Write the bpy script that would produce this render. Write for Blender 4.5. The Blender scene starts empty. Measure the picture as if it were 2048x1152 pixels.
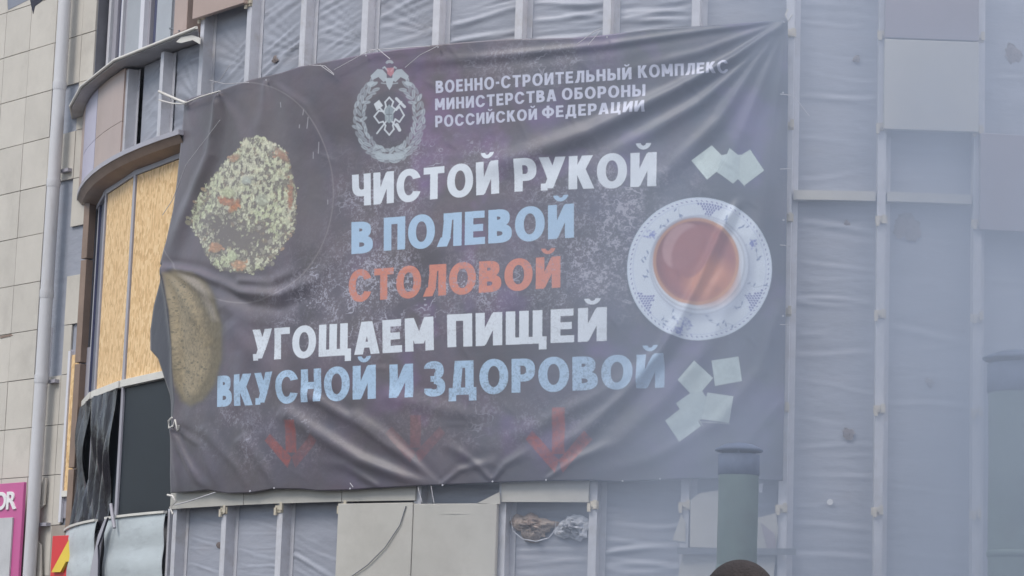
import bpy, bmesh, math, random
import numpy as np
from mathutils import Vector, Matrix

# ------------------------------------------------------------------ camera, world, sun, exposure
S = bpy.context.scene
C = S.collection
FOC, PITCH, ROLL, HC = 5177.2, 0.15909, 0.03333, 1.38       # focal length in photo pixels (2048 wide), pitch, roll, eye height
cam_d = bpy.data.cameras.new('camera'); cam = bpy.data.objects.new('camera', cam_d); C.objects.link(cam)
cam_d.sensor_width = 36.0; cam_d.lens = FOC / 2048 * 36.0
cam_d.clip_start = 0.1; cam_d.clip_end = 3000
fw = Vector((0, math.cos(PITCH), math.sin(PITCH))); up0 = Vector((0, -math.sin(PITCH), math.cos(PITCH))); rt0 = Vector((1, 0, 0))
up = up0 * math.cos(ROLL) - rt0 * math.sin(ROLL); rt = rt0 * math.cos(ROLL) + up0 * math.sin(ROLL)
cam.matrix_world = Matrix(((rt.x, up.x, -fw.x, 0), (rt.y, up.y, -fw.y, 0), (rt.z, up.z, -fw.z, HC), (0, 0, 0, 1)))
S.camera = cam

SUN_EL, SUN_AZ = math.radians(50), math.radians(-54)        # azimuth measured from straight behind the camera, negative = left
w = bpy.data.worlds.new('World'); S.world = w; w.use_nodes = True
nt = w.node_tree; nt.nodes.clear()
sky = nt.nodes.new('ShaderNodeTexSky'); sky.sky_type = 'NISHITA'; sky.sun_disc = False
sky.sun_elevation = SUN_EL; sky.sun_rotation = math.pi - SUN_AZ * -1
sky.air_density = 1.0; sky.dust_density = 3.0; sky.ozone_density = 1.0
bgn = nt.nodes.new('ShaderNodeBackground'); bgn.inputs[1].default_value = 0.15
wo = nt.nodes.new('ShaderNodeOutputWorld')
hs = nt.nodes.new('ShaderNodeHueSaturation'); hs.inputs['Saturation'].default_value = .55; nt.links.new(sky.outputs[0], hs.inputs['Color']); nt.links.new(hs.outputs[0], bgn.inputs[0]); nt.links.new(bgn.outputs[0], wo.inputs[0])
sun_d = bpy.data.lights.new('sun', 'SUN'); sun = bpy.data.objects.new('sun', sun_d); C.objects.link(sun)
sun_d.energy = 1.3; sun_d.angle = math.radians(25); sun_d.color = (1.0, 0.95, 0.88)
to_sun = Vector((math.sin(SUN_AZ) * math.cos(SUN_EL), -math.cos(SUN_AZ) * math.cos(SUN_EL), math.sin(SUN_EL)))
sun.rotation_euler = to_sun.to_track_quat('Z', 'Y').to_euler()
sun.location = (-10, -5, 20)
vs = S.view_settings; vs.view_transform = 'Standard'; vs.look = 'None'; vs.gamma = 1; vs.exposure = 0.95
S.cycles.volume_step_rate = 1.0; S.cycles.volume_max_steps = 64; S.cycles.volume_bounces = 1
S.cycles.max_bounces = 6

# ------------------------------------------------------------------ where things stand (metres)
XC, R, YF = 3.70818, 8.97855, 23.35758                      # drum of the building: axis x, radius, nearest y
YC = YF + R
STEP, TH0 = 0.09784, 0.03699
Z0, DZ = HC + 1.83765, 0.87605                              # lowest panel joint in view, joint spacing
WX, WT = -7.32852, 0.83688                                  # tiled wing: a point of its plane (y = 33) and its angle


def ray(x, y):
    xs = (x - 1024) / FOC; us = (576 - y) / FOC
    c, s = math.cos(ROLL), math.sin(ROLL)
    xx = xs * c - us * s; u = xs * s + us * c
    cp, sp = math.cos(PITCH), math.sin(PITCH)
    return (xx, cp - u * sp, sp + u * cp)


def proj(X, Y, Z):
    H = Z - HC; c, s = math.cos(PITCH), math.sin(PITCH)
    d = Y * c + H * s; u = (-Y * s + H * c) / d * FOC; x = X / d * FOC
    cr, sr = math.cos(ROLL), math.sin(ROLL)
    return 1024 + x * cr + u * sr, 576 - (-x * sr + u * cr)


def cyl(x, y, off=0.0):
    d = ray(x, y); r = R + off
    a = d[0] ** 2 + d[1] ** 2; b = -2 * (d[0] * XC + d[1] * YC); c = XC ** 2 + YC ** 2 - r * r
    D = b * b - 4 * a * c
    if D < 0:
        D = 0
    t = (-b - math.sqrt(D)) / 2 / a
    return math.atan2(XC - t * d[0], YC - t * d[1]), t * d[2] + HC


def wal(x, y, off=0.0):
    d = ray(x, y); n = (-math.sin(WT), -math.cos(WT)); p0 = (WX + n[0] * off, 33 + n[1] * off)
    t = (p0[0] * n[0] + p0[1] * n[1]) / (d[0] * n[0] + d[1] * n[1])
    return (t * d[0] - p0[0]) * -math.cos(WT) + (t * d[1] - p0[1]) * math.sin(WT), t * d[2] + HC


def P(th, off, z):                                          # point on the drum
    r = R + off
    return Vector((XC - r * math.sin(th), YC - r * math.cos(th), z))


def W(s, off, z):                                           # point on the tiled wing
    return Vector((WX - s * math.cos(WT) - math.sin(WT) * off, 33 + s * math.sin(WT) - math.cos(WT) * off, z))


def TH(i): return TH0 + STEP * i
def ZK(k): return Z0 + DZ * k


# ------------------------------------------------------------------ materials
def mat(name, col, rough=0.6, metal=0.0, var=0.12, scale=3.0, bump=0.0, bscale=40.0, spec=0.4, stretch=(1, 1, 1), dirt=None, dscale=1.2, coat=0.0):
    m = bpy.data.materials.new(name); m.use_nodes = True
    n = m.node_tree; b = n.nodes['Principled BSDF']
    b.inputs['Roughness'].default_value = rough; b.inputs['Metallic'].default_value = metal
    b.inputs['Specular IOR Level'].default_value = spec
    if coat: b.inputs['Coat Weight'].default_value = coat
    tc = n.nodes.new('ShaderNodeTexCoord'); mp = n.nodes.new('ShaderNodeMapping'); mp.inputs['Scale'].default_value = stretch
    n.links.new(tc.outputs['Object'], mp.inputs[0])
    nz = n.nodes.new('ShaderNodeTexNoise'); nz.inputs['Scale'].default_value = scale; nz.inputs['Detail'].default_value = 6; nz.inputs['Roughness'].default_value = .65
    n.links.new(mp.outputs[0], nz.inputs[0])
    mr = n.nodes.new('ShaderNodeMapRange'); mr.inputs[1].default_value = .3; mr.inputs[2].default_value = .7
    mr.inputs[3].default_value = 1 - var; mr.inputs[4].default_value = 1 + var
    n.links.new(nz.outputs[0], mr.inputs[0])
    oi = n.nodes.new('ShaderNodeObjectInfo')
    mo = n.nodes.new('ShaderNodeMapRange'); mo.inputs[3].default_value = 1 - var * .5; mo.inputs[4].default_value = 1 + var * .5
    n.links.new(oi.outputs['Random'], mo.inputs[0])
    mu = n.nodes.new('ShaderNodeMath'); mu.operation = 'MULTIPLY'; n.links.new(mr.outputs[0], mu.inputs[0]); n.links.new(mo.outputs[0], mu.inputs[1])
    vm = n.nodes.new('ShaderNodeVectorMath'); vm.operation = 'SCALE'; vm.inputs[0].default_value = col
    n.links.new(mu.outputs[0], vm.inputs['Scale'])
    out = vm.outputs[0]
    if dirt is not None:
        dn = n.nodes.new('ShaderNodeTexNoise'); dn.inputs['Scale'].default_value = dscale; dn.inputs['Detail'].default_value = 8; dn.inputs['Roughness'].default_value = .7
        n.links.new(mp.outputs[0], dn.inputs[0])
        cr = n.nodes.new('ShaderNodeMapRange'); cr.inputs[1].default_value = .52; cr.inputs[2].default_value = .78; cr.inputs[4].default_value = .75
        n.links.new(dn.outputs[0], cr.inputs[0])
        mx = n.nodes.new('ShaderNodeMix'); mx.data_type = 'RGBA'; mx.inputs['B'].default_value = (*dirt, 1)
        n.links.new(cr.outputs[0], mx.inputs['Factor']); n.links.new(out, mx.inputs['A']); out = mx.outputs['Result']
    n.links.new(out, b.inputs['Base Color'])
    if bump:
        bn = n.nodes.new('ShaderNodeTexNoise'); bn.inputs['Scale'].default_value = bscale; bn.inputs['Detail'].default_value = 4
        n.links.new(mp.outputs[0], bn.inputs[0])
        bu = n.nodes.new('ShaderNodeBump'); bu.inputs['Strength'].default_value = bump; bu.inputs['Distance'].default_value = .02
        n.links.new(bn.outputs[0], bu.inputs['Height']); n.links.new(bu.outputs[0], b.inputs['Normal'])
    return m


M = {}
M['tile'] = mat('beige_stone_tile', (.53, .495, .44), .55, var=.07, scale=2.0, bump=.1, bscale=60, dirt=(.36, .33, .29), dscale=.9)
M['tile_brown'] = mat('brown_tile', (.36, .32, .28), .6, var=.08, dirt=(.25, .2, .17))
M['membrane'] = mat('grey_wind_barrier_film', (.30, .315, .365), .5, var=.12, scale=2.2, bump=.3, bscale=5, stretch=(1, 1, 3), dirt=(.24, .23, .25), dscale=1.1, spec=.35)
M['post'] = mat('galvanised_post', (.50, .50, .535), .42, metal=.15, var=.08, scale=9, dirt=(.36, .33, .31), dscale=4)
M['bracket'] = mat('yellowed_bracket', (.50, .45, .36), .6, var=.15, scale=14, dirt=(.25, .17, .11), dscale=12)
M['cassette'] = mat('beige_cassette', (.425, .41, .375), .45, var=.07, scale=1.6, dirt=(.34, .32, .29), dscale=1.3)
M['purple'] = mat('brown_violet_cassette', (.25, .215, .24), .4, var=.06, scale=1.0, dirt=(.2, .17, .17))
M['brown'] = mat('copper_brown_cassette', (.38, .285, .245), .38, var=.07, scale=1.5, dirt=(.28, .19, .15))
M['lilac'] = mat('lilac_cassette', (.42, .40, .52), .3, var=.06, scale=1.5)
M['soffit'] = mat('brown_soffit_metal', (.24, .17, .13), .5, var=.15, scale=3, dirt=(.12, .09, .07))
M['canopy'] = mat('canopy_sheet', (.42, .41, .42), .45, var=.12, scale=3, dirt=(.25, .22, .2))
M['canopy_edge'] = mat('canopy_white_trim', (.62, .60, .55), .5, var=.08)
M['frame'] = mat('grey_window_frame', (.34, .33, .37), .45, var=.06)
M['frame_light'] = mat('white_window_frame', (.62, .62, .66), .4, var=.06)
M['glass_dark'] = mat('dark_window_glass', (.008, .012, .018), .4, var=.1, spec=.15)
M['glass_grey'] = mat('dusty_glass', (.20, .21, .25), .3, var=.15, scale=2)
M['dark'] = mat('dark_gap', (.03, .03, .045), .7, var=.1)
M['navy'] = mat('navy_frame', (.05, .055, .12), .35, var=.1)
M['panel_grey'] = mat('grey_panel', (.36, .38, .41), .45, var=.05)
M['panel_green'] = mat('grey_green_panel', (.32, .33, .29), .5, var=.05)
M['film'] = mat('black_film', (.014, .012, .016), .25, var=.3, scale=6, bump=.6, bscale=9, spec=.45, stretch=(2.5, 2.5, 1))
M['corr'] = mat('galvanised_sheet', (.50, .545, .56), .5, metal=.1, var=.10, scale=2.5, stretch=(.7, .7, 2.6), dirt=(.30, .32, .34), dscale=2.2)
M['wall'] = mat('grey_plaster', (.20, .20, .22), .9, var=.1)
M['pipe'] = mat('white_drainpipe', (.56, .56, .58), .6, var=.05, scale=2, dirt=(.4, .36, .33), dscale=3, stretch=(1, 1, .3))
M['flue'] = mat('green_flue', (.135, .185, .17), .55, var=.2, scale=3, dirt=(.09, .09, .085), dscale=2.5, bump=.2, bscale=6)
M['soot'] = mat('sooty_steel', (.10, .125, .19), .75, var=.3, scale=8)
M['rope'] = mat('white_rope', (.6, .58, .55), .9, var=.1)
M['wire'] = mat('tie_wire', (.45, .44, .46), .5, var=.1)
M['pink'] = mat('pink_sign', (.50, .10, .27), .4, var=.04)
M['signwhite'] = mat('white_letter', (.75, .74, .74), .5, var=.03)
M['paper'] = mat('pale_board', (.50, .50, .51), .6, var=.1)
M['red'] = mat('red_sign', (.62, .035, .04), .4, var=.05)
M['yellow'] = mat('yellow_letter', (.75, .55, .06), .4, var=.05)
M['insul'] = mat('mineral_wool', (.28, .23, .20), .95, var=.35, scale=9, bump=.9, bscale=30, dirt=(.30, .17, .12), dscale=5)
M['tornfoil'] = mat('torn_pale_film', (.44, .45, .49), .35, var=.25, scale=14, bump=.8, bscale=24)
M['steel'] = mat('grey_steel_bar', (.14, .15, .17), .6, var=.1)
M['asphalt'] = mat('asphalt', (.06, .06, .062), .9, var=.2, scale=8, bump=.3)
M['cap'] = mat('dark_knit', (.008, .007, .009), .95, var=.2, scale=30, bump=.5, bscale=120)
M['cap_top'] = mat('brown_knit', (.020, .016, .017), .95, var=.2, scale=30, bump=.5, bscale=120)
M['skin'] = mat('skin', (.45, .28, .2), .55, var=.04)
M['jacket'] = mat('dark_jacket', (.05, .055, .05), .85, var=.15)
M['concrete'] = mat('concrete', (.3, .3, .29), .9, var=.12)
M['hole'] = mat('scorched_edge', (.19, .16, .155), .9, var=.3, scale=20)

# oriented strand board: overlapping flakes
m = bpy.data.materials.new('oriented_strand_board'); m.use_nodes = True; n = m.node_tree; b = n.nodes['Principled BSDF']; b.inputs['Roughness'].default_value = .7
tc = n.nodes.new('ShaderNodeTexCoord'); mp = n.nodes.new('ShaderNodeMapping'); mp.inputs['Scale'].default_value = (30, 30, 13); n.links.new(tc.outputs['Object'], mp.inputs[0])
nz0 = n.nodes.new('ShaderNodeTexNoise'); nz0.inputs['Scale'].default_value = 2.5; n.links.new(tc.outputs['Object'], nz0.inputs[0])
ad = n.nodes.new('ShaderNodeVectorMath'); ad.operation = 'MULTIPLY_ADD'; ad.inputs[1].default_value = (3, 3, 3); n.links.new(nz0.outputs['Color'], ad.inputs[0]); n.links.new(mp.outputs[0], ad.inputs[2])
vo = n.nodes.new('ShaderNodeTexVoronoi'); vo.inputs['Scale'].default_value = 1.2; n.links.new(ad.outputs[0], vo.inputs['Vector'])
nz = n.nodes.new('ShaderNodeTexNoise'); nz.inputs['Scale'].default_value = 1.6; nz.inputs['Detail'].default_value = 5; n.links.new(mp.outputs[0], nz.inputs[0])
sp = n.nodes.new('ShaderNodeSeparateColor'); n.links.new(vo.outputs['Color'], sp.inputs[0])
mx = n.nodes.new('ShaderNodeMix'); mx.inputs[0].default_value = .45; n.links.new(sp.outputs[0], mx.inputs[2]); n.links.new(nz.outputs[0], mx.inputs[3])
cr = n.nodes.new('ShaderNodeValToRGB'); cr.color_ramp.elements[0].position = .15; cr.color_ramp.elements[0].color = (.52, .32, .14, 1)
cr.color_ramp.elements[1].position = .8; cr.color_ramp.elements[1].color = (.82, .60, .34, 1)
e = cr.color_ramp.elements.new(.5); e.color = (.74, .50, .255, 1)
n.links.new(mx.outputs[0], cr.inputs[0]); n.links.new(cr.outputs[0], b.inputs['Base Color'])
bu = n.nodes.new('ShaderNodeBump'); bu.inputs['Strength'].default_value = .4; bu.inputs['Distance'].default_value = .004; n.links.new(mx.outputs[0], bu.inputs['Height']); n.links.new(bu.outputs[0], b.inputs['Normal'])
M['osb'] = m

# ------------------------------------------------------------------ mesh helpers
def obj(name, verts, faces, material, parent=None, smooth=False, kind=None, uvs=None):
    me = bpy.data.meshes.new(name)
    me.from_pydata([tuple(v) for v in verts], [], faces)
    me.update()
    if smooth: me.polygons.foreach_set('use_smooth', [True] * len(me.polygons))
    me.materials.append(M[material] if isinstance(material, str) else material)
    o = bpy.data.objects.new(name, me); C.objects.link(o)
    if parent: o.parent = parent
    if kind: o['kind'] = kind
    return o


def bobj(name, bm, material, parent=None, smooth=False):
    me = bpy.data.meshes.new(name); bm.normal_update(); bm.to_mesh(me); bm.free()
    if smooth: me.polygons.foreach_set('use_smooth', [True] * len(me.polygons))
    me.materials.append(M[material]); o = bpy.data.objects.new(name, me); C.objects.link(o)
    if parent: o.parent = parent
    return o


def thing(name, label, cat, group=None, loc=(0, 0, 0)):
    o = bpy.data.objects.new(name, None); C.objects.link(o); o['label'] = label; o['category'] = cat
    if group: o['group'] = group
    return o


def tag(o, label, cat, group=None):
    o['label'] = label; o['category'] = cat
    if group: o['group'] = group
    return o


QF = [(0, 1, 2, 3), (7, 6, 5, 4), (0, 4, 5, 1), (1, 5, 6, 2), (2, 6, 7, 3), (3, 7, 4, 0)]


def hexa(name, pts, material, parent=None, bev=0.0):
    bm = bmesh.new(); vs_ = [bm.verts.new(p) for p in pts]
    for f_ in QF: bm.faces.new([vs_[i] for i in f_])
    bmesh.ops.recalc_face_normals(bm, faces=bm.faces)
    if bev: bmesh.ops.bevel(bm, geom=bm.edges[:], offset=bev, segments=1, affect='EDGES')
    return bobj(name, bm, material, parent)


def fbox(name, th, x0, x1, n0, n1, z0, z1, material, parent, bev=0.0, off=0.0):
    """box in the tangent frame of the drum at angle th"""
    o_ = P(th, off, 0); T = Vector((math.cos(th), -math.sin(th), 0)); N = Vector((-math.sin(th), -math.cos(th), 0))
    q = lambda x, nn, z: o_ + T * x + N * nn + Vector((0, 0, z))
    return hexa(name, [q(x0, n1, z0), q(x1, n1, z0), q(x1, n1, z1), q(x0, n1, z1), q(x0, n0, z0), q(x1, n0, z0), q(x1, n0, z1), q(x0, n0, z1)], material, parent, bev)


def wbox(name, s0, s1, n0, n1, z0, z1, material, parent, bev=0.0):
    q = lambda s, nn, z: W(s, nn, z)
    return hexa(name, [q(s0, n1, z0), q(s1, n1, z0), q(s1, n1, z1), q(s0, n1, z1), q(s0, n0, z0), q(s1, n0, z0), q(s1, n0, z1), q(s0, n0, z1)], material, parent, bev)


def csheet(name, tha, thb, za, zb, n0, n1, material, parent, seg=None, smooth=False):
    """curved slab following the drum between two angles"""
    seg = seg or max(1, int(abs(thb - tha) / .05) + 1)
    v = []; f_ = []
    for i in range(seg + 1):
        t = tha + (thb - tha) * i / seg
        v += [P(t, n1, za), P(t, n1, zb), P(t, n0, zb), P(t, n0, za)]
    for i in range(seg):
        a = 4 * i; b_ = a + 4
        for k in range(4): f_.append((a + k, b_ + k, b_ + (k + 1) % 4, a + (k + 1) % 4))
    f_.append((0, 1, 2, 3)); e_ = 4 * seg; f_.append((e_ + 3, e_ + 2, e_ + 1, e_))
    return obj(name, v, f_, material, parent, smooth)


def tube(name, pts, r, material, parent=None, seg=6):
    pts = [Vector(p) for p in pts]; v = []; f_ = []
    for i, p in enumerate(pts):
        d = (pts[min(i + 1, len(pts) - 1)] - pts[max(i - 1, 0)]).normalized()
        a = d.cross(Vector((.3, .2, 1)) if abs(d.z) < .95 else Vector((1, 0, 0))).normalized(); b_ = d.cross(a)
        rr = r[i] if isinstance(r, (list, tuple)) else r
        for k in range(seg):
            t = 2 * math.pi * k / seg; v.append(p + a * rr * math.cos(t) + b_ * rr * math.sin(t))
    for i in range(len(pts) - 1):
        for k in range(seg): f_.append((i * seg + k, i * seg + (k + 1) % seg, (i + 1) * seg + (k + 1) % seg, (i + 1) * seg + k))
    k0 = len(v); v += v[:seg] + v[(len(pts) - 1) * seg:len(pts) * seg]
    f_.append(tuple(range(k0, k0 + seg))[::-1]); f_.append(tuple(range(k0 + seg, k0 + 2 * seg)))
    return obj(name, v, f_, material, parent, True)


def slab(name, pts, nrm, thick, material, parent=None):
    """flat outline with thickness along nrm"""
    k = len(pts); v = [Vector(p) for p in pts] + [Vector(p) - nrm * thick for p in pts]
    f_ = [tuple(range(k)), tuple(range(2 * k - 1, k - 1, -1))] + [(i, i + k, (i + 1) % k + k, (i + 1) % k) for i in range(k)]
    return obj(name, v, f_, material, parent)


def cN(th): return Vector((-math.sin(th), -math.cos(th), 0))
def pc(x, y, off=0.0): a = cyl(x, y, off); return P(a[0], off, a[1])
def pw(x, y, off=0.0): a = wal(x, y, off); return W(a[0], off, a[1])


# ------------------------------------------------------------------ ground
g = obj('ground', [(-400, -200, 0), (400, -200, 0), (400, 600, 0), (-400, 600, 0)], [(0, 1, 2, 3)], 'asphalt'); g['kind'] = 'structure'

# ------------------------------------------------------------------ the drum shaped building
B = thing('curved_building', 'large round building with stripped cladding, pale vertical rails and grey film behind the banner', 'building')
ZT = 10.6
csheet('wall', TH(-9), TH(17), 0, ZT, -.75, -.55, 'wall', B)
csheet('roof', TH(-9), TH(17), ZT, ZT + .2, -.75, .15, 'canopy', B)
# posts: angle of each from where it crosses the photograph
PX = {-1: (1954.5, 580), 0: (1761, 580), 1: (1572, 580), 2: (1381, 500), 3: (1199, 560), 4: (1020, 560), 5: (852, 560), 6: (707, 560), 7: (581, 580), 8: (471, 580), 9: (378, 560)}
PT = {i: cyl(x, y)[0] for i, (x, y) in PX.items()}
for i in (-2, -3, -4, -5, -6, -7, -8): PT[i] = PT[-1] + STEP * (i + 1)


def post(th, z0, z1, off=0.0, w_=.038):
    o_ = P(th, off, 0); T = Vector((math.cos(th), -math.sin(th), 0)); N = cN(th)
    sec = [(-w_, 0), (w_, 0), (w_, -.115), (w_ + .055, -.115), (w_ + .055, -.121), (w_ - .006, -.121), (w_ - .006, -.006), (-w_ + .006, -.006), (-w_ + .006, -.121), (-w_, -.121)]
    v = [o_ + T * a + N * b_ + Vector((0, 0, z)) for z in (z0, z1) for a, b_ in sec]; k = len(sec)
    f_ = [(i, (i + 1) % k, (i + 1) % k + k, i + k) for i in range(k)] + [tuple(range(k))[::-1], tuple(range(k, 2 * k))]
    return obj('post', v, f_, 'post', B)


def bracket(th, z, off=0.0, sc=1.0):
    bm = bmesh.new()
    o_ = P(th, off, z); T = Vector((math.cos(th), -math.sin(th), 0)); N = cN(th); rr = random.Random(int(th * 9000 + z * 77))
    for (x0, x1, n0, n1, z0, z1) in ((-.058, .052, .002, .012, -.03, .045), (-.05, -.02, .012, .034, -.055, .02), (.012, .046, .012, .03, -.02, .06), (-.018, .012, .012, .024, -.005, .03)):
        j = rr.uniform(-.008, .008)
        q = [o_ + T * (x * sc + j) + N * nn + Vector((0, 0, zz * sc + j)) for nn in (n1, n0) for x, zz in ((x0, z0), (x1, z0), (x1, z1), (x0, z1))]
        vs_ = [bm.verts.new(p) for p in q]
        for f_ in QF: bm.faces.new([vs_[i] for i in f_])
    bmesh.ops.recalc_face_normals(bm, faces=bm.faces)
    return bobj('bracket', bm, 'bracket', B)


for i, th in PT.items():
    if i < 9: post(th, 0.0, ZT)
post(PT[9], ZK(4.55), ZT); post(cyl(346, 1100)[0], 0, ZK(.05)); post(cyl(334, 1100)[0], 0, ZK(.05), w_=.02)
for i in range(-4, 10):
    for k in range(0, 8):
        hid = (1 < i < 9 and .3 < k < 5.1) or (i == 9 and k < 6) or (i in (4, 5) and k == 0)
        if not hid: bracket(PT[i], ZK(k) + (.02 if k else -.02))

# film stretched behind the posts, one sheet to a bay
def film(tha, thb, za, zb, seed, slope=0.0, n=-.122, name='membrane', nx=26, dz=.02, wr=1.0, material='membrane', fan=None, fine=1.0):
    rs = np.random.RandomState(seed)
    wbay = abs(thb - tha) * R
    nz_ = max(6, int((zb - za) / dz))
    xx, zz = np.meshgrid(np.linspace(0, 1, nx), np.linspace(za, zb, nz_))
    d = .012 * np.sin(np.pi * xx) * np.sin(zz * 1.7 + seed)
    for k in range(int((zb - za) * 10 * wr / fine ** 2)):
        zc = rs.uniform(za, zb); m_ = slope + rs.normal(0, .05); a = rs.uniform(.003, .014) * wr * fine; wd = rs.uniform(.010, .030) * fine
        side = rs.choice([0, 1, 2]); L = rs.uniform(.25, .9)
        env = np.exp(-((xx - (0, 1, rs.uniform(.2, .8))[side]) / L) ** 2) * np.minimum(1, np.minimum(xx, 1 - xx) * 14 + .15)
        q = (zz - zc - m_ * (xx - .5) * wbay - .02 * np.sin(xx * rs.uniform(2, 6) + rs.uniform(0, 6))) / wd
        prof = np.exp(-q * q) - .6 * np.exp(-(q - 1.7) ** 2)
        d += a * env * prof * np.sign(rs.rand() + .2)
    for k in range(int((zb - za) * 1.2 * wr)):               # a few strong pleats
        zc = rs.uniform(za, zb); m_ = slope * 1.2 + rs.normal(0, .06); wd = rs.uniform(.018, .035)
        q = (zz - zc - m_ * (xx - .5) * wbay - .03 * np.sin(xx * 3 + k)) / wd
        d += .024 * np.minimum(1, np.minimum(xx, 1 - xx) * 9) * (np.exp(-q * q) - .5 * np.exp(-(q - 1.8) ** 2)) * np.exp(-((xx - rs.uniform(0, 1)) / .6) ** 2) * wr
    if fan:                                                  # pleats gathered towards a pulled corner
        for (fx, fz, ang0, ang1, cnt, amp) in fan:
            dx = (xx - fx) * wbay; dzz = zz - fz; rad = np.sqrt(dx * dx + dzz * dzz) + .02; an = np.arctan2(dzz, dx)
            msk = np.clip((an - ang0) / .15, 0, 1) * np.clip((ang1 - an) / .15, 0, 1)
            d += amp * msk * np.sin((an - ang0) / (ang1 - ang0) * cnt * 6.283 + 2 * np.sin(an * 3)) * np.clip(rad / .12, 0, 1) * np.exp(-rad / .5)
    d = d * np.clip((xx - .085) * 14, 0, 1) * np.clip((1.0 - xx) * 14, .0, 1) - .002
    v = []
    for r_ in range(nz_):
        for c_ in range(nx):
            t = tha + (thb - tha) * xx[r_, c_]; v.append(P(t, n + d[r_, c_], zz[r_, c_]))
    f_ = [(r_ * nx + c_, r_ * nx + c_ + 1, (r_ + 1) * nx + c_ + 1, (r_ + 1) * nx + c_) for r_ in range(nz_ - 1) for c_ in range(nx - 1)]
    return obj(name, v, f_, material, B, True)


for i in range(-4, 9):                                       # bay i lies between post i (right) and post i+1 (left)
    sl = {8: .5, 7: .42, 6: .36, 5: .22, 4: .1, 3: .05}.get(i, 0.0)
    if i >= 3:
        film(PT[i + 1], PT[i], ZK(4.7), ZT, 10 + i, sl, wr=1.15, fan=[(1.05, ZK(5.25), 2.2, 3.05, 6, .018)] if i >= 5 else None)
        film(PT[i + 1], PT[i], 1.6, ZK(.5), 40 + i, {3: 0, 4: 0, 5: .1, 6: -.45, 7: -.12, 8: -.2}.get(i, 0), wr=.8 if i > 4 else 1.0, dz=.012 if i > 4 else .02, fine=.5 if i > 4 else .9)
    elif i == 2:
        film(PT[i + 1], PT[i], ZK(4.7), ZT, 10 + i, .03); film(PT[i + 1], PT[i], 1.6, ZK(.5), 40 + i, -.03, wr=1.4)
    else:
        film(PT[i + 1], PT[i], 1.6, ZT, 10 + i, (0, .05, -.04)[i % 3], wr={0: .6, 1: .65, -1: .4}.get(i, .4))
csheet('plinth', TH(-9), PT[9], 0, 1.62, -.54, -.135, 'concrete', B)
csheet('backing_panel', TH(-9), TH(17), 1.62, ZK(5.73), -.54, -.20, 'wall', B)
csheet('backing_panel', TH(-9), PT[9] + .04, ZK(5.73), ZT, -.54, -.20, 'wall', B)


# cassettes hung on the posts
def cassette(i0, i1, z0, z1, material, off=.004, dep=.05, lab=None, tilt=0, fold=True, name='cassette_panel'):
    tha, thb = i0, i1
    L = abs(tha - thb) * R; tm = (tha + thb) / 2; hw = L / 2 - .006
    o = fbox(name, tm, -hw, hw, off, off + dep, z0 + .006, z1 - .006, material, B, bev=.006)
    if lab: o['label'] = lab
    return o


cassette(PT[0] - .012 + .012, PT[-1], ZK(4) - .01, ZK(5) - .02, 'cassette', lab='square beige grey panel between two rails')
cassette(PT[0], PT[-1], ZK(5) - .02, ZK(6), 'purple', lab='dull violet brown panel at top')
cassette(PT[0], PT[-1], ZK(6), ZK(7), 'purple')
cassette(PT[-1], PT[-2], ZK(2.95), ZK(4), 'purple', lab='brown panel at the right edge')
cassette(PT[9] + .012, PT[8], ZK(6), ZK(7), 'brown', dep=.06, lab='copper brown panel above the canopy')
fbox('panel_return', PT[9] + .05, -.24, .06, -.3, -.02, ZK(6) - .03, ZK(7.6), 'brown', B, .004)
csheet('cover_strip', PT[1] - .006, PT[0] + .006, ZK(3.24), ZK(3.34), -.11, -.01, 'cassette', B)
csheet('cover_strip', PT[0] - .006, PT[-1] + .006, ZK(3.24), ZK(3.34), -.11, -.01, 'cassette', B)
# pale strips under the banner
for a, b_ in ((9, 7.6), (7.6, 6), (6, 5)):
    ta = cyl(346, 1000)[0] if a == 9 else (PT[7] * .4 + PT[8] * .6 if a == 7.6 else PT[a]); tb = PT[7] * .4 + PT[8] * .6 if b_ == 7.6 else PT[b_]
    csheet('cover_strip', ta, tb + .001, ZK(.04), ZK(.27), .003, .03, 'cassette', B)
csheet('cover_strip', PT[4], PT[3] + .004, ZK(.015), ZK(.30), .003, .035, 'cassette', B)
cassette(PT[6] + .003, PT[5], 1.9, ZK(.02), 'cassette', lab='beige panel with a hanging cord beneath the banner')
cassette(PT[5] + .001, PT[4] + .002, 1.9, ZK(.005), 'cassette', lab='beige panel with a creased top edge beneath the banner')
csheet('panel_crease', PT[5] - .006, PT[4] + .008, ZK(-.115), ZK(-.105), .052, .0585, 'cassette', B)
tp = [pc(955, 1006, .06), pc(999, 984, .06), pc(1000, 1008, .06)]
slab('panel_scrap', tp, cN(PT[4]), .012, 'cassette', B)


def crack(name, pts, off, material, thick=.012, lab=None):
    q = [pc(x, y, off) for x, y in pts]; o = slab(name, q, cN(cyl(*pts[0])[0]), thick, material, B)
    if lab: o['label'] = lab
    return o


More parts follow.
